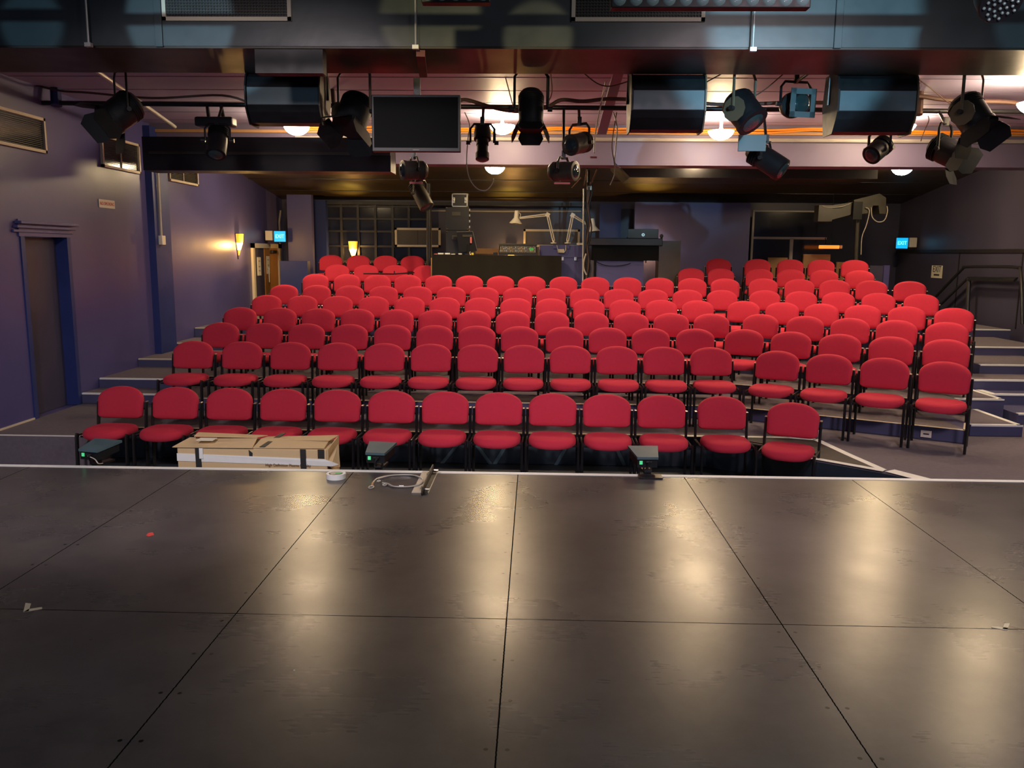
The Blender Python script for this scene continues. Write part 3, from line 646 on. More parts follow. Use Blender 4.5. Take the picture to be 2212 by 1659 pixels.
# ------------------------------------------------------------------ lighting bars
o = MB().tube([(-5.669,9.500,3.193), (6.9, 9.5, (5.260,9.500,3.135)[2])], .026, 12).build('lighting_bar', 'black', None, True); tag(o, 'long black lighting bar crossing the whole room under the lavender ceiling', 'lighting bar', 'lighting bars')
o = MB().tube([(-5.2, 8.1, 3.30), (7.0, 8.1, 3.30)], .024, 12).build('lighting_bar', 'black', None, True); tag(o, 'black lighting bar mostly hidden behind the lower edge of the air duct', 'lighting bar', 'lighting bars')
o = MB().tube([(-5.4, 5.6, 3.24), (5.2, 5.6, 3.24)], .03, 12).build('lighting_bar', 'black', None, True); tag(o, 'thick black bar hung in front of the air duct', 'lighting bar', 'lighting bars')
for i, (px, zz) in enumerate((((-3.561,6.850,3.525), (-3.578,6.850,3.179)), ((-0.959,6.850,3.493), (-0.955,6.850,3.167)), ((1.670,6.850,3.496), (1.684,6.850,3.156)))):
    o = MB().tube([(px[0], 6.85, 4.0), (px[0], 6.85, zz[2])], .008, 6).box((px[0], 6.85, zz[2]+.01), (.05, .04, .03)).build('drop_rod', 'steel', None); tag(o, 'thin steel hanging rod in front of the air duct, '+['left', 'centre', 'right'][i]+' one of three', 'rod', 'hanging rods')
# vertical and diagonal stays
for a, b, r_, m_, lb_ in (((4.168,9.600,3.501), (4.136,9.500,3.106), .045, 'brown', 'dark vertical hanger carrying the lighting bar at right'), ((-2.287,9.600,3.578), (-2.239,9.500,3.118), .025, 'brown', 'dark vertical hanger carrying the lighting bar at left'), ((-5.391,9.600,3.619), (-5.347,9.500,3.165), .06, 'darkblue', 'dark blue vertical hanger near the left wall')):
    o = MB().tube([a, b], r_, 8).build('bar_hanger', m_, None, True); tag(o, lb_, 'hanger', 'bar hangers')
o = MB().tube([(-4.178,8.000,3.282), (-4.619,10.900,3.141)], .022, 8).build('diagonal_pipe', 'steel', None, True); tag(o, 'pale diagonal pipe sloping down near the top left corner', 'pipe')
o = MB().box(((-0.976,7.300,3.186)[0], 7.35, 3.155), (.07, .8, .05), Euler((-.0, 0, R(6))).to_matrix()).build('red_channel', 'redsteel', None); tag(o, 'red steel channel bracket under the air duct near the middle', 'bracket')
o = MB().prism([(0.746,8.600,3.358), (0.850,8.600,3.358), (0.935,11.600,3.172), (0.811,11.600,3.172)], (0, 0, .04)).build('ceiling_strut', 'beam', None); tag(o, 'lavender strut running down the ceiling beside the middle flood', 'strut', 'ceiling struts')
o = MB().prism([(4.147,9.900,3.335), (3.871,8.900,3.384), (3.900,8.900,3.371), (4.166,9.900,3.285)], (.05, 0, .02)).build('ceiling_strut', 'beam', None); tag(o, 'short lavender diagonal brace beside the right flood', 'strut', 'ceiling struts')
# ribbon of brown cables tied above the bar, and loose cords
def cord(pts, r_, m_, label, name='cable', cat='cable', group=None):
    o = MB().tube(smoothpath(pts, 6), r_, 6).build(name, m_, None, True); tag(o, label, cat, group); return o
g_ = 'cables strung along the lighting bar'
cord([(-5.593,9.400,3.382), (-5.238,9.400,3.305), (-4.930,9.400,3.286), (-4.213,9.400,3.231), (-3.443,9.400,3.263), (-3.090,9.400,3.157)], .012, 'brown', 'brown cable strung above the bar at the left end', group=g_)
cord([(-0.857,9.400,3.219), (-0.756,9.400,3.224), (-0.554,9.400,3.167), (-0.353,9.400,3.120), (-0.176,9.400,3.111), (0.099,9.400,3.150), (0.258,9.400,3.228), (0.499,9.400,3.215), (0.748,9.400,3.240), (1.022,9.400,3.236)], .02, 'brown', 'thick brown cable bundle above the bar between television and middle flood', group=g_)
cord([(1.720,9.400,3.205), (1.994,9.400,3.187), (2.390,9.400,3.198), (2.686,9.400,3.209), (3.129,9.400,3.211)], .02, 'brown', 'thick brown cable bundle above the bar between middle and right floods', group=g_)
cord([(3.937,9.400,3.252), (4.081,9.400,3.281), (4.304,9.400,3.253), (4.550,9.400,3.235), (4.989,9.400,3.227), (5.197,9.400,3.200)], .022, 'brown', 'thick brown cable bundle above the bar at the far right', group=g_)
cord([(-0.794,9.500,3.110), (-0.735,9.400,2.962), (-0.751,9.400,2.816), (-0.766,9.400,2.570), (-0.735,9.400,2.397), (-0.653,9.400,2.288), (-0.551,9.400,2.268), (-0.480,9.400,2.344), (-0.470,9.400,2.398)], .006, 'greycable', 'pale cord hanging in a long loop right of the television')
cord([(0.446,8.700,3.377), (0.596,8.700,3.267), (0.735,8.700,3.241), (0.927,8.700,3.295)], .006, 'brown', 'thin cord sagging left of the middle flood')
cord([(-0.336,8.900,3.393), (-0.301,9.000,3.276), (-0.252,9.400,3.130)], .006, 'brown', 'thin cord dropping to the bar left of the centre lantern')
cord([(0.133,8.700,3.363), (0.149,8.900,3.214), (0.107,9.200,3.150), (0.090,9.400,3.131)], .006, 'brown', 'thin cord dropping to the bar right of the centre lantern')
cord([(0.719,9.000,3.417), (0.691,9.300,3.217), (0.644,9.500,2.885), (0.632,9.400,2.676)], .008, 'greycable', 'pale flex dropping past the bar beside the centre spotlights')
cord([(0.835,9.500,3.116), (0.871,9.400,2.946), (0.862,9.400,2.726), (0.856,9.400,2.579), (0.918,9.400,2.516)], .008, 'greycable', 'pale flex hanging below the bar left of the middle flood')
cord([(0.871,9.500,3.117), (0.812,9.300,2.762), (0.836,9.300,2.593), (0.850,9.300,2.447), (0.804,9.300,2.324)], .006, 'brown', 'dark flex hanging below the bar left of the middle flood')
cord([(1.982,8.500,3.035), (2.199,8.500,3.170), (2.377,8.500,3.321)], .006, 'brown', 'thin taut cord rising toward the duct beside the lens lantern')
cord([(1.553,8.400,3.187), (1.639,8.400,3.234), (1.790,8.400,3.315)], .006, 'brown', 'thin cord rising toward the duct right of the middle flood')
cord([(3.759,8.800,3.364), (3.973,8.900,3.272), (4.260,9.200,3.213), (4.467,9.400,3.178)], .006, 'brown', 'thin slack cord at the right of the far right hanger')
cord([(4.196,9.400,3.081), (4.206,9.400,3.024), (4.166,9.400,2.913), (4.140,9.400,2.816)], .005, 'brown', 'thin black cord dangling under the bar at the right')

# ------------------------------------------------------------------ lanterns
def barz(x):
    a, b = (-5.669,9.500,3.193), (6.9, 9.5, (5.260,9.500,3.135)[2]); return a[2]+(b[2]-a[2])*(x-a[0])/(b[0]-a[0])
def lantern(label, pos, aim, Lb, Rb, top, kind='fresnel', doors=False, frame=False, m_='lantern', gname='theatre lanterns on the bars', tape=None, sidem=None, yw=None, name='theatre_lantern'):
    pos = V(pos); A = V(aim).normalized(); r = empty(name, pos, label, 'stage light', gname)
    up = V((0, 0, 1)); s_ = A.cross(up)
    s_ = s_.normalized() if s_.length > .15 else V((1, 0, 0)); t_ = s_.cross(A).normalized()
    if kind == 'fresnel': prof = [(-.50, Rb*.30), (-.49, Rb*.72), (-.40, Rb*.98), (-.25, Rb*1.02), (.10, Rb*1.02), (.30, Rb*.98), (.31, Rb*1.06), (.42, Rb*1.06), (.43, Rb*.9)]
    elif kind == 'profile': prof = [(-.50, Rb*.5), (-.49, Rb*.95), (-.30, Rb*1.1), (-.12, Rb*1.1), (-.10, Rb*.8), (.05, Rb*.78), (.06, Rb*.70), (.28, Rb*.72), (.29, Rb*.86), (.46, Rb*.86), (.47, Rb*.76)]
    else: prof = [(-.5, Rb*.35), (-.46, Rb*.6), (-.3, Rb*.85), (0, Rb), (.45, Rb), (.46, Rb*.92)]
    b = MB().lathe(pos, A, [(h*Lb, q) for h, q in prof], 28)
    body = b.build('lamp_housing', m_, r, True)
    v = MB()
    for k in range(4): v.lathe(pos+A*Lb*(-.34+.055*k), A, [(0, Rb*(1.06)), (.006, Rb*1.06)], 28)
    v.build('cooling_fins', m_, body, True)
    fe = prof[-1][0]*Lb
    MB().lathe(pos+A*(fe+.001), A, [(0, Rb*.72), (.008, Rb*.6), (.014, Rb*.3), (.016, .001)], 24).build('lens', 'lens', r, True)
    # yoke
    w_ = yw or Rb*1.25; base = pos-A*Lb*.02; h = V((s_.x, s_.y, 0)).normalized()
    tz = top-.03
    pts = [base+h*w_, V((base.x, base.y, tz-.05))+h*w_, V((base.x, base.y, tz))+h*(w_-.04), V((base.x, base.y, tz))-h*(w_-.04), V((base.x, base.y, tz-.05))-h*w_, base-h*w_]
    MB().tube(pts, .010, 8, 1.5).build('yoke', m_ if sidem is None else sidem, r, True)
    for q in (-1, 1): MB().tube([base+h*(w_*q), base+h*((w_+.045)*q)], .022, 10).build('yoke_knob', 'blackplastic', r, True)
    k = MB().box((base.x, base.y, tz+.03), (.045, .035, .09)).tube([(base.x-.03, base.y, tz+.0), (base.x+.05, base.y, tz+.0)], .008, 6)
    if base.y > 12: k.tube([(base.x, base.y, tz), (base.x, base.y, 3.27)], .015, 8)
    elif base.y > 8.95: k.tube([(base.x, base.y, tz), (base.x, 9.5, barz(base.x))], .016, 8)
    elif base.y > 8.4: k.tube([(base.x, base.y, tz), (base.x, 8.1, 3.30)], .016, 8)
    k.build('hook_clamp', 'black', r)
    if doors:
        fo = pos+A*(fe-.01); q = Rb*1.0
        for (d1, d2, sp) in ((s_, t_, .42), (-s_, t_, .42), (t_, s_, .75), (-t_, s_, .75)):
            c0 = fo+d1*q*1.02; o2 = (A*math.cos(sp)+d1*math.sin(sp)); ln = Rb*1.25; nrm = o2.cross(d2).normalized()*.003
            MB().prism([c0-d2*q*.82, c0+d2*q*.82, c0+d2*q*1.05+o2*ln*.55, c0+d2*q*.75+o2*ln, c0-d2*q*.75+o2*ln, c0-d2*q*1.05+o2*ln*.55], nrm).build('barn_door', m_, r)
        MB().lathe(fo, A, [(0, q*1.1), (.03, q*1.1)], 8).build('barn_door_ring', m_, r)
    if frame:
        fo = pos+A*(fe+.02); q = Rb*1.18; fm = MB()
        for d1, d2 in ((s_, t_), (-s_, t_), (t_, s_), (-t_, s_)):
            fm.prism([fo+d1*q*1.0-d2*q, fo+d1*q*1.0+d2*q, fo+d1*q*.6+d2*q, fo+d1*q*.6-d2*q], A*.006)
        fm.build('colour_frame', 'gel', r)
    if tape: MB().box(pos+V(tape[0]), tape[1]).build('tape_marker', 'pink', r)
    if sidem: MB().lathe(pos+h*(w_*.9), h, [(0, Rb*.78), (.012, Rb*.78)], 10).build('side_plate', sidem, r)
    return r
T1, T2 = 3.29, 3.05
lantern('black lantern with barn doors hanging at far left, aimed down to the left', (-3.940,8.100,2.876), (-.55, -.5, -.62), .36, .145, T1, doors=True)
lantern('black lantern with barn doors between the left flood and the television', (-1.721,8.100,2.873), (-.22, -.45, -.8), .36, .15, T1, doors=True, sidem='sideplate')
lantern('black upright lantern with open barn doors right of the television, above the small spot', (-0.057,8.100,2.909), (0, -.22, -.96), .38, .115, T1, doors=True, yw=.155)
gl = lantern('black lantern with pale side plate right of the middle flood, over the glowing dome', (1.922,8.100,2.909), (.45, -.45, -.72), .36, .145, T1, sidem='sideplate', kind='fresnel')
lantern('black barn door lantern hanging at the far right of the bar', (4.008,8.100,2.885), (.35, -.45, -.8), .38, .145, T1, doors=True, sidem='sideplate')
lantern('small black spot hanging straight down right of the television screen', (-0.587,9.300,2.755), (.02, -.35, -.93), .40, .085, (-0.588,9.300,2.987)[2], kind='profile', yw=.13)
lantern('grey profile spot below the television, pointing left', (-1.339,9.300,2.468), (-.86, -.5, -.04), .30, .10, (-1.337,9.300,2.629)[2], kind='fresnel', m_='lantern_grey', tape=((.04, -.09, -.14), (.14, .006, .02)))
lantern('grey lantern with black front facing lower left, beside the hanging cords', (0.453,9.300,2.761), (-.62, -.75, -.22), .36, .105, (0.473,9.300,2.992)[2], kind='fresnel', m_='lantern_grey', tape=((.16, -.05, -.15), (.07, .006, .02)))
lantern('grey lantern pointing right with a pink tape strip beneath', (0.299,9.300,2.468), (.86, -.5, -.03), .34, .10, (0.231,9.300,2.638)[2], kind='fresnel', m_='lantern_grey', tape=((-.02, -.10, -.135), (.17, .006, .02)))
lantern('dark lantern tilted down right, hung lowest at right of centre', (2.470,9.300,2.602), (.70, -.45, -.55), .48, .125, (2.335,9.300,2.818)[2], kind='par')
lantern('spot lantern with square blue-grey colour frame and lens facing the stage', (2.569,8.700,3.071), (.22, -.95, -.05), .26, .115, (2.517,8.700,3.318)[2], kind='profile', frame=True, yw=.16)
lantern('dark moving-head lantern under the right flood', (3.540,9.000,2.683), (-.6, -.4, -.45), .30, .10, (3.523,9.000,2.900)[2], kind='par', m_='lantern')
lantern('dark boxy lantern with pale flap, low at the far right', (4.353,9.300,2.709), (.6, -.6, -.45), .34, .14, (4.326,9.300,3.009)[2], kind='par', doors=True)
lantern('small dark spot clamped under the left bar beside the black duct', (-3.480,9.300,2.765), (.05, -.5, -.8), .40, .105, (-3.470,9.300,2.974)[2], kind='par')
lantern('dull grey tubular spot angled down behind the television, beside the black post', (-1.850,13.600,2.500), (.45, -.3, -.8), .55, .12, (-1.944,13.600,2.752)[2], kind='par', m_='lantern_grey')
o = MB().bx((2.066,8.900,2.640), (2.349,8.880,2.805), bev=.004).build('colour_frame', 'gel', gl)
o = MB().box((-3.528,9.400,2.979), (.42, .16, .10), bev=.02).tube([(-3.652,9.500,3.152), (-3.600,9.400,2.989)], .02).tube([(-3.496,9.500,3.152), (-3.435,9.400,2.989)], .02).build('clamp_block', 'black'); tag(o, 'black double clamp block on the bar at left', 'clamp')
# asymmetric floods
def flood(c, wd, ht, label, bar=True):
    c = V(c); r = empty('flood_lantern', c, label, 'stage light', 'wide black flood lanterns')
    x0, x1 = c.x-wd/2, c.x+wd/2
    sh = [(-.15, .50), (-.22, .40), (-.26, .19), (-.26, -.17), (-.22, -.30), (-.13, -.50), (.14, -.50), (.22, 0), (.16, .50)]
    P_ = [(c.y+a*.8, c.z+b*ht) for a, b in sh]
    MB().prism([(x0, y, z) for y, z in P_], (wd, 0, 0)).build('flood_hood', 'lantern', r)
    for q in (x0-.018, x1+.002):
        MB().prism([(q, c.y+(y-c.y)*1.08, c.z+(z-c.z)*1.08) for y, z in P_], (.014, 0, 0)).build('end_plate', 'sideplate' if q > c.x else 'lantern', r)
    MB().bx((x0+.004, P_[2][0]-.004, c.z-ht*.16), (x1-.004, P_[2][0]-.0005, c.z+ht*.18)).build('cool_lit_facet', 'floodpanel', r)  # teal sheet stands for cool stage light on the hood's middle facet
    y = c.y
    MB().tube([(x0-.03, y, c.z), (x0-.03, y, c.z+ht*.62), (x1+.03, y, c.z+ht*.62), (x1+.03, y, c.z)], .013, 8).build('yoke', 'black', r, True)
    MB().box((c.x, y, c.z+ht*.62+.03), (.10, .04, .06)).build('hook_clamp', 'black', r)
    if bar: MB().bx((x0-.01, y-.06, c.z+ht*.60), (x1+.01, y+.06, c.z+ht*.60+.03)).build('top_tray', 'black', r)
    return r
flood((-2.317,8.050,2.979), .66, .44, 'wide black flood lantern at left with cool light coloured onto its rear facet', True)
flood((1.184,8.050,2.956), .64, .48, 'wide black flood lantern in the middle with cool stage light coloured onto its rear facet', True)
flood((3.044,8.050,2.955), .68, .50, 'wide black flood lantern at right, darkest of the three', True)
o = MB().bx(((-2.269,7.000,3.002)[0], 6.95, (-2.012,6.950,3.000)[2]), ((-1.720,7.000,3.218)[0], 7.07, 3.184)).build('cable_box', 'dark'); tag(o, 'black box tucked under the air duct above the left flood', 'box')
# television
tv = empty('television', (-1.108,7.900,2.758), 'black flat television screen hung from the bar left of centre', 'television')
a, b = V((-1.518,7.900,2.504)), V((-0.703,7.900,3.008))
MB().bx((a.x, 7.9, a.z), (b.x, 7.98, b.z), bev=.006).build('television_case', 'blackplastic', tv)
MB().bx((a.x+.02, 7.896, a.z+.035), (b.x-.02, 7.9, b.z-.02)).build('screen', 'screen', tv)
MB().bx(((a.x+b.x)/2-.03, 7.894, a.z+.012), ((a.x+b.x)/2+.03, 7.898, a.z+.018)).build('maker_badge', 'greycable', tv)
MB().bx(((a.x+b.x)/2-.03, 7.98, b.z-.3), ((a.x+b.x)/2+.03, 8.03, 3.17)).build('hanging_bracket', 'black', tv)
# LED battens
def batten(x0, x1, y, z, n, label, lm):
    r = empty('led_batten', ((x0+x1)/2, y, z), label, 'stage light', 'led battens')
    MB().bx((x0, y, z-.028), (x1, y+.08, z+.10), bev=.005).build('batten_body', 'lantern', r)
    for i in range(n):
        MB().lathe((x0+(x1-x0)*(i+.5)/n, y+.004, z+.018), (0, -1, 0), [(0, .040), (.006, .036), (.012, .02), (.014, .001)], 20).build('lens', lm, r, True)
    MB().tube([((x0+x1)/2, y+.04, z+.1), ((x0+x1)/2, y+.04, 3.28)], .012).build('hanger', 'black', r)
batten(.42, 1.56, 5.1, (0.790,5.100,3.021)[2], 12, 'row of twelve round lenses in a black batten at the top right of centre', 'ledlens')
batten(-.68, -.28, 5.1, (-0.625,5.100,3.048)[2], 5, 'short batten of round lenses at the very top, left of centre', 'ledlens')
pr = empty('par_light', (2.731,5.300,3.071), 'round led par light with many small lenses at the top right corner', 'stage light')
c = V((2.729,5.300,3.087)); MB().lathe(c, (0, -.75, -.66), [(-.16, .08), (-.1, .115), (.02, .125), (.03, .12)], 28).build('par_body', 'lantern', pr, True)
A = V((0, -.75, -.66)).normalized(); u = V((1, 0, 0)); v = A.cross(u)
b = MB()
for k in range(30):
    rr = .105*math.sqrt((k+.5)/30); th = k*2.4
    b.ball(c+A*.035+u*rr*math.cos(th)+v*rr*math.sin(th), .010, 8)
b.build('led_cluster', 'ledlens', pr, True)
MB().tube([c+V((0, .03, .05)), (c.x, 5.6, 3.3)], .015).build('hanger', 'black', pr)

# ------------------------------------------------------------------ objects at the stage edge
# cardboard box standing in the pit
bxr = empty('cardboard_box', (-1.9, 6.5, -.59), 'long battered cardboard carton with white and black tape in front of the front row', 'cardboard box')
x0, x1, y0, y1, zt = (-2.744,6.200,0.079)[0], (-1.580,6.200,0.071)[0], 6.20, 6.56, (-2.319,6.200,0.085)[2]
MB().bx((x0, y0, -.588), (x1, y1, zt), bev=.008).build('carton', 'card', bxr)
fm = MB()
xm = x0+(x1-x0)*.51
fm.prism([(x0-.03, y0-.012, zt+.002), (xm, y0-.015, zt+.006), (xm-.02, y0+.17, zt+.045), (x0+.02, y0+.2, zt+.03)], (0, 0, .005))
fm.prism([(x0+.02, y1+.01, zt+.035), (xm, y1, zt+.02), (xm-.02, y0+.15, zt+.05), (x0+.08, y0+.14, zt+.055)], (0, 0, .005))
fm.prism([(xm, y0-.005, zt+.003), (x1-.02, y0, zt+.008), (x1-.03, y0+.18, zt+.02), (xm, y0+.2, zt+.03)], (0, 0, .005))
fm.prism([(xm, y1, zt+.01), (x1+.01, y1, zt+.03), (x1-.02, y0+.17, zt+.03), (xm, y0+.19, zt+.03)], (0, 0, .005))
fm.build('flap', 'card', bxr)
MB().prism([(x1+.001, y0, zt-.12), (x1+.001, y0, zt), (x1+.001, y1, zt+.03), (x1+.001, y1, zt-.25), (x1+.03, y0+.1, zt-.2)], (.008, 0, 0)).build('torn_end', 'card', bxr)
MB().prism([(x1+.003, y0-.004, zt-.09), (x1+.06, y0+.12, zt+.02), (x1+.075, y0+.10, zt-.16), (x1+.03, y0-.004, zt-.13)], (0, .006, 0)).build('torn_flap', 'card', bxr)
z = zt-.046
MB().prism([(x0-.002, y0-.004, z-.060), (x1+.04, y0-.004, z-.085), (x1+.09, y0-.006, z-.068), (x1+.04, y0-.006, z-.05), (x1-.02, y0-.004, z-.03), (x0-.002, y0-.004, z)], (0, .003, 0)).build('white_tape', 'white', bxr)
bt = MB()
for xx in (x0+(x1-x0)*.145, x0+(x1-x0)*.845): bt.prism([(xx-.024, y0-.007, zt-.155), (xx+.02, y0-.007, zt-.155), (xx+.018, y0-.007, zt), (xx-.026, y0-.007, zt)], (0, .003, 0))
bt.prism([(x1-.07, y0-.006, zt-.07), (x1-.02, y0-.006, zt-.07), (x1-.02, y0-.006, zt), (x1-.07, y0-.006, zt)], (0, .003, 0))
bt.prism([(xm+.05, y0, zt+.012), (xm+.09, y0, zt+.012), (xm+.15, y1, zt+.042), (xm+.11, y1, zt+.042)], (0, 0, .004))
bt.build('black_tape', 'blackink', bxr)
MB().bx((x0+(x1-x0)*.15, y0-.009, zt-.085), (x0+(x1-x0)*.15+.03, y0-.007, zt-.002)).build('white_label', 'white', bxr)
text('box_print', 'High Definition Plasma Display', .030, (x0+(x1-x0)*.74, y0-.0055, z-.082), FRONT, 'brownink', bxr, .95)
MB().prism([(xm-.035, y0-.003, zt-.01), (xm-.005, y0-.003, zt-.035), (xm-.008, y0-.003, zt-.075), (xm-.032, y0-.003, zt-.065)], (0, .002, 0)).build('box_symbol', 'blackink', bxr)
MB().bx((x0+.14, y0+.03, zt+.048), (x0+.27, y0+.12, zt+.052)).build('paper_patch', 'paper', bxr)
# footlights
def footlight(c, w_, label, yaw):
    c = V(c); r = empty('foot_light', c, label, 'stage light', 'black foot lights at the stage edge')
    b = MB(); h = w_/2; t = h*.68
    pts = [(-h, .14, .0), (h, .14, .0), (t, -.075, -.035), (-t, -.075, -.035)]
    rot = Euler((0, 0, yaw)).to_matrix()
    P4 = [c+rot @ V(p) for p in pts]; b.prism(P4, (0, 0, -.018)); b.build('hood', 'floodpanel', r)
    q = MB(); q.prism([c+rot @ V(p) for p in [(-t*.95, -.065, -.055), (t*.95, -.065, -.055), (h*.9, .12, -.02), (-h*.9, .12, -.02)]], (0, .0, -.060)); q.build('lamp_housing', 'lantern', r)
    MB().box(c+rot @ V((-t*.62, -.068, -.078)), (.022, .006, .026), rot).build('display', 'led', r)
    k = MB().tube([c+rot @ V((.0, -.045, -.14)), c+rot @ V((.0, -.07, -.10)), c+rot @ V((.02, -.085, -.07))], .009, 6); k.tube([c+rot @ V((-.012, -.075, -.072)), c+rot @ V((.03, -.075, -.072))], .007, 6); k.build('power_plug', 'blackplastic', r, True)
    b = MB().box(c+rot @ V((.01, -.015, -.145)), (.05, .07, .02), rot)
    for s_ in (-1, 1): b.box(c+rot @ V((.01+.028*s_, -.015, -.12)), (.006, .04, .06), rot)
    b.box(c+rot @ V((.01, .06, -.165)), (.05, .19, .016), rot)
    b.build('bracket', 'black', r)
    return r
footlight((-3.301,6.050,0.146), .25, 'black foot light clamped to the stage edge at far left', R(-14))
o2 = footlight((-1.152,6.020,0.163), .215, 'black foot light clamped to the stage edge right of the carton', R(-6))
footlight((0.831,5.980,0.171), .225, 'black foot light clamped to the stage edge, right of centre', R(3))
o = MB().bx(((0.765,5.887,0.000)[0], 5.80, .004), ((0.933,5.897,0.000)[0], 5.90, .012)).build('base_plate', 'black'); tag(o, 'flat black base plate lying on the stage under the right foot light', 'plate')
cord([(-3.323,5.980,0.062), (-3.261,5.960,0.043), (-3.233,5.950,0.014), (-3.225,6.000,0.002)], .004, 'greycable', 'short grey lead hanging from the far left foot light')
# tape roll
tr = empty('tape_roll', (-1.383,5.661,0.000), 'roll of white tape with a green label lying on the stage', 'tape roll')
c = V((-1.391,5.697,0.000)); c.z = .001
MB().lathe(c, (0, 0, 1), [(0, .050), (0, .068), (.036, .068), (.036, .050), (0, .050)], 32, False).build('tape', 'white', tr, True)
MB().lathe(c, (0, 0, 1), [(.002, .0495), (.035, .0495)], 32, False).build('core', 'paper', tr, True)
MB().lathe(c+V((0, 0, .036)), (0, 0, 1), [(0, .0), (0.001, .040)], 24, False).build('core_label', 'greycable', tr)
MB().box(c+V((.018, .0, .038)), (.045, .03, .002), Euler((0, 0, .3)).to_matrix()).build('green_label', 'green', tr)
# safety cable
sc_ = empty('safety_cable', (-0.930,5.580,0.000), 'loop of steel safety cable with clips lying on the stage', 'safety cable')
P_ = [(-1.105,5.564,0.005), (-1.095,5.684,0.005), (-1.012,5.776,0.005), (-0.882,5.796,0.005), (-0.807,5.738,0.005), (-0.773,5.655,0.005), (-0.783,5.559,0.005), (-0.838,5.498,0.005), (-0.948,5.492,0.005), (-1.004,5.558,0.005), (-1.040,5.579,0.005)]
MB().tube(smoothpath(P_, 6), .0055, 6).build('wire', 'steel', sc_, True)
MB().tube(smoothpath([V(p)+V((.01, -.02, .006)) for p in P_[1:]], 6), .005, 6).build('wire', 'steel', sc_, True)
def loop(c, r_, name):
    c = V(c); MB().tube([c+V((r_*.7*math.cos(t*math.pi/6), r_*1.2*math.sin(t*math.pi/6), .006)) for t in range(13)], .0045, 6).build(name, 'steel', sc_, True)
loop((-1.096,5.467,0.000), .024, 'clip'); loop((-1.015,5.529,0.000), .018, 'clip'); loop((-1.073,5.619,0.000), .014, 'thimble')
MB().tube([(-1.105,5.565,0.008), (-1.097,5.507,0.008)], .008, 8).build('ferrule', 'timber', sc_, True); MB().tube([(-0.911,5.502,0.006), (-0.880,5.504,0.006)], .006, 8).build('ferrule', 'white', sc_, True)
# plates and hinge
pl = empty('steel_bracket', (-0.739,5.591,0.000), 'flat perforated steel bracket lying on the stage beside the cable', 'bracket')
a, b = V((-0.804,5.910,0.000)), V((-0.690,5.357,0.000)); MB().bx((a.x, b.y, .001), (b.x, a.y, .006)).build('plate', 'steel', pl)
for py in (.15, .8): MB().lathe(((a.x+b.x)/2, b.y+(a.y-b.y)*py, .006), (0, 0, 1), [(0, .013), (.012, .013), (.013, .006), (.02, .006)], 8).build('bolt', 'chrome', pl)
hg = empty('hook_clamp', (-0.661,5.480,0.000), 'dark steel hook clamp standing on its edge on the stage', 'clamp')
a, b = V((-0.731,5.927,0.000)), V((-0.652,5.274,0.000))
MB().prism([(a.x, b.y+.03, .001), (a.x, b.y, .025), (a.x, b.y+.05, .05), (a.x, a.y-.03, .06), (a.x, a.y, .045), (a.x, a.y-.02, .001)], (.008, 0, 0)).build('clamp_jaw', 'lantern_grey', hg)
MB().bx((a.x+.01, b.y+.06, .001), (a.x+.035, a.y-.03, .012)).build('clamp_foot', 'lantern_grey', hg)
MB().tube([(a.x+.006, b.y+.10, .025), (a.x+.045, b.y+.10, .025)], .009, 8).build('bolt', 'chrome', hg, True)
MB().tube([(a.x+.006, a.y-.08, .03), (a.x+.05, a.y-.08, .03)], .011, 8).build('bolt', 'chrome', hg, True)
# spike marks
def mark(name, pts, m_, label, cat, grp=None):
    o = MB()
    for poly_ in pts: o.prism([(V(p).x, V(p).y, .0006) for p in poly_], (0, 0, .001))
    o = o.build(name, m_); tag(o, label, cat, grp)
mark('spike_mark', [[(-2.243,3.423,0.000), (-2.225,3.433,0.000), (-2.264,3.515,0.000), (-2.292,3.519,0.000)], [(-2.243,3.423,0.000), (-2.180,3.460,0.000), (-2.192,3.479,0.000), (-2.239,3.457,0.000)]], 'cream', 'pale corner tape mark at the left of the stage floor', 'tape mark', 'corner tape marks')
mark('spike_mark', [[(2.058,3.445,0.000), (2.104,3.511,0.000), (2.081,3.510,0.000), (2.042,3.454,0.000)], [(2.051,3.441,0.000), (2.072,3.464,0.000), (2.009,3.479,0.000), (2.001,3.465,0.000)]], 'cream', 'pale corner tape mark at the right of the stage floor', 'tape mark', 'corner tape marks')
mark('tape_scrap', [[(-2.168,4.441,-0.000), (-2.145,4.427,0.000), (-2.127,4.451,0.000), (-2.156,4.497,0.000), (-2.175,4.480,0.000)]], 'redink', 'tiny red tape scrap on the dark left of the stage', 'tape scrap')
mark('paint_fleck', [[(-0.905,2.957,0.000), (-0.899,2.957,0.000), (-0.902,2.968,0.000), (-0.908,2.967,0.000)]], 'white', 'tiny white fleck on the stage floor near the middle left', 'fleck')

# ------------------------------------------------------------------ tech desk
YD = 15.35
dk = empty('tech_desk', (-0.726,15.350,1.471), 'desk draped to the floor in black cloth behind the seventh row', 'desk')
xa, xb, zd = (-1.860,15.350,1.544)[0], (0.462,15.350,1.564)[0], (-0.726,15.350,1.537)[2]
MB().bx((xa, YD+.01, zd-.04), (xb, YD+.55, zd)).build('desk_top', 'dark', dk)
dr = MB(); nn = 60; A_ = []; B_ = []
for i in range(nn+1):
    t = i/nn; x = xa-.02+(xb-xa+.04)*t
    A_.append(dr.bm.verts.new((x, YD-.005, zd+.006))); B_.append(dr.bm.verts.new((x, YD-.045-.03*math.sin(t*31)-.02*math.sin(t*13+1), .525)))
C_ = [dr.bm.verts.new((v.co.x, YD+.5, zd+.006)) for v in A_]
for i in range(nn): dr.bm.faces.new((A_[i], A_[i+1], B_[i+1], B_[i])); dr.bm.faces.new((C_[i], C_[i+1], A_[i+1], A_[i]))
dr.build('drape', 'drape', dk, True)
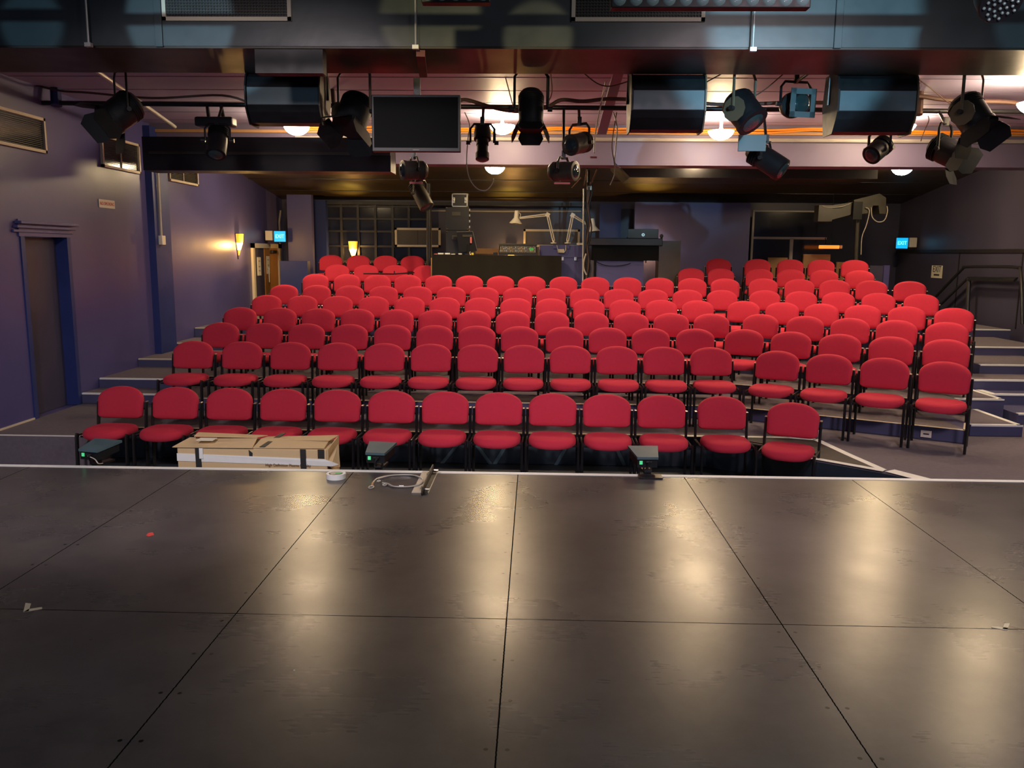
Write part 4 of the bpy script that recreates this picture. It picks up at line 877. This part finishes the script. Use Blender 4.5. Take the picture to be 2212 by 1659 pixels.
MB().bx((xa-.045, YD, .6), (xa-.028, YD+.1, zd-.05)).build('board_edge', 'timber', dk)
# racks
Z0 = zd+.008
def case(name, a, b, dep, label, handles=False, grp=None):
    a, b = V(a), V(b); r = empty(name, ((a.x+b.x)/2, a.y, a.z), label, 'equipment case', grp)
    MB().bx((a.x, a.y, a.z), (b.x, a.y+dep, b.z), bev=.008).build('case_body', 'blackplastic', r)
    return r, a, b
xr0, xr1 = (-1.657,15.600,1.799)[0], (-1.228,15.600,1.803)[0]
zr = [(-1.442,15.600,1.564)[2]+.0, (-1.442,15.600,1.987)[2], (-1.441,15.600,2.413)[2]]; zr[0] = Z0
for i in range(2):
    r, a, b = case('rack_case', (xr0, 15.6, zr[i]+.001), (xr1, 15.6, zr[i+1]-.001), .26, ['lower black rack case standing on the draped desk', 'upper black rack case stacked under the small flight case'][i], grp='stacked black rack cases')
    xm_ = (a.x+b.x)/2-.02
    MB().bx((xm_-.08, 15.588, a.z+(b.z-a.z)*.62), (xm_+.08, 15.6, a.z+(b.z-a.z)*.80), bev=.004).build('handle', 'lantern_grey', r)
    k = MB()
    for xx in (a.x+.02, b.x-.02):
        for zz in (a.z+.02, b.z-.02): k.ball((xx, 15.602, zz), .018, 8)
    k.build('corner_ball', 'lantern_grey', r, True)
    k = MB()
    for q in (.15, .4, .65, .88): k.bx((b.x, 15.62, a.z+(b.z-a.z)*q-.02), (b.x+.02, 15.66, a.z+(b.z-a.z)*q+.02))
    k.build('latch', 'alu', r)
r, a, b = case('flight_case', ((-1.543,15.600,2.421)[0], 15.6, zr[2]+.001), ((-1.254,15.600,2.656)[0], 15.6, (-1.254,15.600,2.656)[2]), .26, 'small flight case with silver edges on top of the black racks')
k = MB(); t = .018
for q in ((a.x, a.z, b.x, a.z+t), (a.x, b.z-t, b.x, b.z), (a.x, a.z, a.x+t, b.z), (b.x-t, a.z, b.x, b.z)): k.bx((q[0], 15.592, q[1]), (q[2], 15.6, q[3]))
k.bx((b.x, 15.6, a.z), (b.x+.006, 15.86, a.z+t)); k.bx((b.x, 15.6, b.z-t), (b.x+.006, 15.86, b.z)); k.bx((b.x-.001, 15.592, a.z), (b.x+.006, 15.61, b.z))
k.build('edge_trim', 'alu', r)
for xx in (a.x+.035, b.x-.035): MB().bx((xx-.02, 15.586, (a.z+b.z)/2-.05), (xx+.02, 15.592, (a.z+b.z)/2+.05), bev=.003).ball((xx, 15.584, (a.z+b.z)/2), .018, 8).build('butterfly_latch', 'alu', r)
# monitor seen from behind
mo = empty('computer_monitor', ((-1.284,15.450,1.566)[0], 15.45, Z0), 'dark computer monitor seen from behind with pink tape on the desk', 'monitor')
Pm = [(-1.445,15.450,1.958), (-1.148,15.450,1.968), (-1.066,15.500,1.618), (-1.399,15.500,1.590)]
MB().prism(Pm, (0, .035, 0)).build('monitor_case', 'blackplastic', mo)
k = MB(); k.tube([Pm[0], Pm[1], Pm[2]], .006, 6); k.build('rim', 'alu', mo)
cm = (V(Pm[0])+V(Pm[2]))/2
MB().bx(cm+V((-.08, -.02, .08)), cm+V((.10, 0, .12)), bev=.004).build('rear_vent', 'lantern_grey', mo)
MB().bx(cm+V((.06, -.024, -.03)), cm+V((.09, -.001, .08))).build('pink_tape', 'pink', mo)
MB().bx(cm+V((-.03, -.05, Z0-cm.z)), cm+V((.06, .1, Z0-cm.z+.02))).tube([cm+V((.02, .03, Z0-cm.z)), cm+V((.02, .02, -.05))], .025, 8).build('stand', 'black', mo)
# mixing desk
mx_ = empty('mixing_desk', ((-0.325,15.500,1.599)[0], 15.5, Z0), 'black audio mixing desk with rows of white knobs on the draped desk', 'mixing desk')
xm0, xm1 = (-0.672,15.450,1.596)[0], (0.024,15.450,1.602)[0]; zt1 = (-0.333,15.800,1.762)[2]
MB().prism([(xm0, 15.42, Z0+.001), (xm0, 15.42, Z0+.04), (xm0, 15.80, zt1-.04), (xm0, 15.84, zt1-.04), (xm0, 15.84, Z0+.001)], (xm1-xm0, 0, 0)).build('console_body', 'blackplastic', mx_)
MB().bx((xm0-.01, 15.80, zt1-.04), (xm1+.01, 15.87, zt1), bev=.004).build('meter_bridge', 'lantern_grey', mx_)
slope = (zt1-.04-Z0-.04)/.38
kn = MB(); kw = MB(); ky = MB()
for i in range(24):
    x = xm0+.03+(xm1-xm0-.06)*i/23
    for j in range(6):
        y = 15.45+.055*j; z = Z0+.042+(y-15.42)*slope
        random_ = (i*7+j*13) % 10
        (kw if random_ < 5 and j in (1, 3, 4) else kn).bx((x-.005, y-.005, z), (x+.005, y+.005, z+.016))
kn.build('dark_knobs', 'greycable', mx_)['kind'] = 'stuff'; kw.build('white_knobs', 'white', mx_)['kind'] = 'stuff'
MB().bx((xm1-.13, 15.50, Z0+.09), (xm1-.06, 15.51, Z0+.14)).build('green_note', 'green', mx_)
o = MB().bx(((-1.171,15.420,1.592)[0], 15.42, Z0), ((-1.129,15.420,1.592)[0], 15.44, Z0+.04)).build('marker_pen', 'yellow'); tag(o, 'short yellow marker standing on the desk edge by the monitor', 'pen')
# clutter at the left of the desk
for i, (px, m_, nm, lb_, sz) in enumerate((((-1.730,15.400,1.579), 'paper', 'paper_heap', 'crumpled cream papers at the left end of the draped desk', (.10, .08, .03)), ((-1.613,15.420,1.588), 'white', 'white_box', 'little white box among the papers on the draped desk', (.09, .06, .03)), ((-1.509,15.400,1.581), 'paper', 'folded_note', 'folded cream note beside the little white box on the desk', (.07, .06, .015)), ((-1.823,15.400,1.570), 'pink', 'pink_tag', 'pink tag at the left corner of the draped desk', (.05, .05, .015)), ((-1.377,15.450,1.607), 'white', 'computer_mouse', 'white computer mouse below the monitor on the desk', (.04, .06, .025)), ((-0.730,15.420,1.596), 'blackplastic', 'black_cup', 'small black tub left of the mixing desk', (.08, .07, .05)))):
    o = MB().box((px[0], px[1]+.02, Z0+sz[2]/2+.002), sz, Euler((0, 0, .3*i)).to_matrix(), bev=.005).build(nm, m_); tag(o, lb_, nm.replace('_', ' '))
# blue hooded panel with the lamps on top
bp_ = empty('painted_plinth', ((0.514,15.900,1.478)[0], 15.9, .55), 'blue painted plinth box right of the draped desk carrying the desk lamps', 'plinth')
xa2, xb2 = (0.084,16.000,1.733)[0], (0.898,16.000,1.740)[0]; zp = (0.513,16.000,1.737)[2]; zm = (0.517,16.000,1.512)[2]
MB().bx((xa2, 16.02, zm), (xb2, 16.5, zp)).build('upper_box', 'wallpaint', bp_); MB().bx((xa2+.1, 16.04, .525), (xb2, 16.45, zm-.002)).build('lower_box', 'wallpaint', bp_)
MB().bx((xa2-.012, 16.015, zm), (xa2-.001, 16.5, zp)).build('timber_edge', 'timber', bp_)
for px in ((0.518,16.000,1.486), (0.763,16.000,1.488)): MB().bx((px[0]-.022, 16.008, px[2]-.03), (px[0]+.022, 16.018, px[2]+.03)).build('hinge', 'alu', bp_)
MB().bx((0.339,15.990,1.675), (0.645,16.020,1.747)).build('lamp_shelf', 'wallpaint', bp_)
o = MB().bx((0.427,15.960,1.598), (0.549,16.000,1.668), bev=.004).build('junction_box', 'cream'); tag(o, 'cream junction box with looped cable below the desk lamps', 'junction box')
cord([(0.407,15.960,1.735), (0.426,15.950,1.649), (0.435,15.950,1.598)], .006, 'whitepl', 'white lamp flex from the left desk lamp to the junction box')
cord([(0.573,15.960,1.737), (0.574,15.950,1.651), (0.540,15.950,1.607)], .006, 'whitepl', 'white lamp flex from the right desk lamp to the junction box')
o = MB().bx((0.784,16.000,1.748), (0.899,16.050,1.784)).build('white_plate', 'whitepl'); tag(o, 'small white plate on top of the blue plinth beside the pole', 'plate')
def desk_lamp(base, elbow, head, shade_ax, label, ck):
    base, elbow, head = V(base), V(elbow), V(head); r = empty('desk_lamp', base, label, 'desk lamp', 'white spring-arm desk lamps')
    MB().lathe(base, (0, 0, 1), [(0, .055), (.02, .055), (.025, .02), (.06, .018)], 16).build('base', 'whitepl', r, True)
    dv = (elbow-base).normalized().cross(V((0, 1, 0))).normalized()*.035
    for q in (-.5, .5):
        MB().tube([base+V((0, 0, .05))+dv*q, elbow+dv*q], .011, 6).build('lower_arm', 'whitepl', r, True)
    d2 = (head-elbow).normalized().cross(V((0, 1, 0))).normalized()*.035
    for q in (-.5, .5): MB().tube([elbow+d2*q, head+d2*q*.6], .011, 6).build('upper_arm', 'whitepl', r, True)
    MB().box(elbow, (.075, .03, .075), Euler((0, .5, 0)).to_matrix()).build('elbow_joint', 'whitepl', r)
    ax = V(shade_ax).normalized(); hc = head+V((ck*.06, 0, 0))
    MB().lathe(hc, ax, [(-.14, .030), (-.13, .040), (0, .046), (.05, .085), (.095, .12), (.10, .118)], 24).build('shade', 'whitepl', r, True)
    MB().lathe(hc, ax, [(.085, .09), (.115, .05)], 16).build('lamp_bulb', 'dark', r, True)
    MB().tube(smoothpath([head, head+V((-ck*.02, 0, .07)), hc-ax*.13], 5), .007, 6).build('flex_loop', 'whitepl', r, True)
desk_lamp((0.346,16.000,1.770), (0.224,16.000,2.302), (-0.307,16.000,2.238), (-.08, 0, -1), 'white desk lamp with a long arm reaching left over the mixing desk', -1)
desk_lamp((0.609,16.000,1.772), (0.694,16.000,2.297), (1.020,16.000,2.102), (.12, 0, -1), 'white desk lamp with its arm reaching right past the pole', 1)
# pole bundle
po = empty('scaffold_pole', ((0.924,15.200,1.156)[0], 15.2, .52), 'tall pole wrapped in cables rising to the ceiling right of the desk lamps', 'pole')
MB().tube([((0.940,15.200,1.156)[0], 15.2, .523), ((0.919,15.200,2.828)[0], 15.2, 3.05)], .03, 10).build('pole', 'black', po, True)
MB().tube([((0.871,15.150,1.156)[0], 15.15, .523), ((0.843,15.150,2.783)[0], 15.15, 2.72)], .014, 8).build('conduit', 'steel', po, True)
for k, (dx, w1) in enumerate(((.02, .02), (.05, .03), (-.01, .04))):
    pts = [((0.919,15.120,1.158)[0]+dx+w1*math.sin(i*1.7+k), 15.12, .55+i*.19) for i in range(13)]
    MB().tube(smoothpath(pts, 4), .012, 6).build('wrapped_cable', 'blackplastic' if k else 'brown', po, True)
MB().tube(smoothpath([(0.908,15.100,1.585), (0.870,15.100,1.446), (0.873,15.100,1.323), (0.925,15.100,1.208)], 5), .014, 6).build('loose_cable', 'greycable', po, True)
MB().bx((0.919,15.150,2.703), (0.994,15.200,2.772)).build('clamp', 'steel', po)
for i, (a, b) in enumerate((((0.765,14.500,2.862), (0.633,15.000,2.730)), ((1.013,14.300,2.981), (0.955,15.100,2.780)), ((0.838,14.200,2.970), (0.849,15.100,2.779)))): MB().tube([a, b], .012, 6).build('stay_cable', 'brown', po, True)
# black post left of racks
o = MB().tube([((-2.000,15.900,1.108)[0], 15.9, .52), ((-2.008,15.900,2.485)[0], 15.9, 2.85)], .05, 10).build('support_post', 'dark', None, True); tag(o, 'black support post left of the stacked racks', 'post')
# console on right: black box desk with laptop
cs = empty('control_console', ((1.694,15.600,1.659)[0], 15.6, .52), 'black control console with a thick top right of the pole', 'console')
ta, tb = V((1.005,15.500,1.736)), V((2.325,15.500,1.872)); MB().bx((ta.x, 15.5, ta.z), (tb.x, 16.1, tb.z), bev=.012).build('console_top', 'blackplastic', cs)
ua, ub = V((1.065,15.550,1.468)), V((2.270,15.550,1.739)); MB().bx((ua.x, 15.56, ua.z), (ub.x, 16.0, ta.z-.001)).build('front_panel', 'screen', cs)
MB().bx(((1.138,15.620,1.145)[0], 15.66, .525), ((2.011,15.620,1.154)[0], 15.72, ua.z)).build('modesty_panel', 'wallpaint', cs)
MB().bx(((2.298,15.600,1.157)[0]-.02, 15.6, .525), ((2.673,15.600,1.160)[0], 16.0, (2.274,15.600,1.832)[2])).build('side_cabinet', 'rearceil', cs)
MB().bx((ta.x+.02, 15.6, .525), (ta.x+.08, 15.7, ua.z)).build('leg', 'rearceil', cs)
MB().tube(smoothpath([(1.113,15.500,1.444), (1.310,15.500,1.370), (1.565,15.500,1.372), (1.750,15.500,1.416)], 5), .008, 6).build('power_lead', 'black', cs, True)
lt = empty('laptop', ((1.984,15.600,1.880)[0], 15.6, tb.z), 'open dark laptop with its lid facing the stage on the black console', 'laptop')
la, lb2 = V((1.696,15.600,1.869)), V((2.258,15.600,2.041)); MB().bx((la.x, 15.6, tb.z+.003), (lb2.x, 15.612, lb2.z), bev=.004).build('lid', 'lantern_grey', lt); MB().bx((la.x, 15.613, tb.z+.003), (lb2.x, 15.84, tb.z+.02)).build('keyboard_base', 'lantern_grey', lt)
MB().lathe(((la.x+lb2.x)/2, 15.599, (tb.z+lb2.z)/2-.02), (0, -1, 0), [(0, .03), (.002, .028), (.002, .012)], 20, False).build('lid_badge', 'alu', lt)
wc = empty('small_speaker', ((2.348,15.600,1.899)[0], 15.6, (2.348,15.600,1.874)[2]), 'small round grey webcam on the right of the black console', 'camera')
cc = V(((2.346,15.600,1.933)[0]-.03, 15.62, tb.z+.045)); wc.name = 'webcam'
MB().ball(cc, .035, 14).build('camera_body', 'lantern_grey', wc, True); MB().tube([cc+V((0, 0, -.02)), cc+V((.0, 0, -.043))], .02, 8).build('stand', 'black', wc)
# follow spot on stand at right
fs = empty('follow_spot', ((6.012,15.900,1.526)[0], 15.9, .69), 'long grey follow spot on a stand behind the back right chairs', 'follow spot')
yq = 15.9
MB().prism([(5.254,15.900,2.385), (5.384,15.900,2.217), (5.893,15.900,2.356), (5.877,15.900,2.574), (5.248,15.900,2.469)], (0, .22, 0)).build('barrel', 'lantern_grey', fs)
MB().prism([(5.875,15.850,2.337), (5.856,15.850,2.604), (6.311,15.850,2.724), (6.434,15.850,2.650), (6.457,15.850,2.358), (6.339,15.850,2.357), (6.310,15.850,2.507), (6.209,15.850,2.507), (6.169,15.850,2.372)], (0, .3, 0)).build('lamp_housing', 'lantern_grey', fs)
MB().bx((5.223,15.850,2.214), (5.476,16.100,2.507)).build('gate_box', 'lantern_grey', fs); MB().bx((5.838,15.800,2.251), (6.002,15.850,2.572)).build('control_box', 'lantern', fs)
MB().tube([((6.040,15.950,1.526)[0], 15.95, .69), (5.985,15.950,2.274)], .035, 10).build('stand_pole', 'lantern_grey', fs, True)
st_ = MB()
for dx, dy in ((.25, -.1), (-.25, -.1), (.0, .3)): st_.tube([((6.040,15.950,1.526)[0], 15.95, 1.15), ((6.040,15.950,1.526)[0]+dx, 15.95+dy, .70)], .015, 6)
st_.build('tripod_legs', 'lantern_grey', fs, True)
MB().tube(smoothpath([(6.159,15.800,2.470), (6.188,15.800,2.303), (6.288,15.800,2.212), (6.412,15.800,2.238), (6.459,15.800,2.389), (6.442,15.800,2.497)], 5), .009, 6).build('cable_loop', 'greycable', fs, True)
MB().tube(smoothpath([(6.058,15.800,2.469), (6.129,15.800,2.412), (6.097,15.800,2.160), (6.030,15.800,1.933), (6.036,15.800,1.612)], 5), .008, 6).build('power_lead', 'greycable', fs, True)
MB().tube(smoothpath([(5.278,15.840,2.491), (5.398,15.840,2.467), (5.650,15.840,2.485), (5.797,15.840,2.553)], 5), .007, 6).build('signal_lead', 'greycable', fs, True)
# music-stand rail in front of chairs 8th row left
o = MB().tube([(-2.928,14.270,1.217), (-2.412,14.270,1.214), (-2.055,14.270,1.241)], .012, 6).box((-2.396,14.270,1.237), (.02, .02, .06)).build('folded_stand', 'black', None); tag(o, 'folded black stand lying across the chairs left of the desk', 'stand')
o = MB().tube([(-5.470,18.082,2.439), (-5.470,17.956,2.191), (-5.470,17.964,1.410)], .02, 6).build('conduit_pipe', 'greycable', None, True); tag(o, 'pale conduit pipe running down beside the left door', 'pipe')
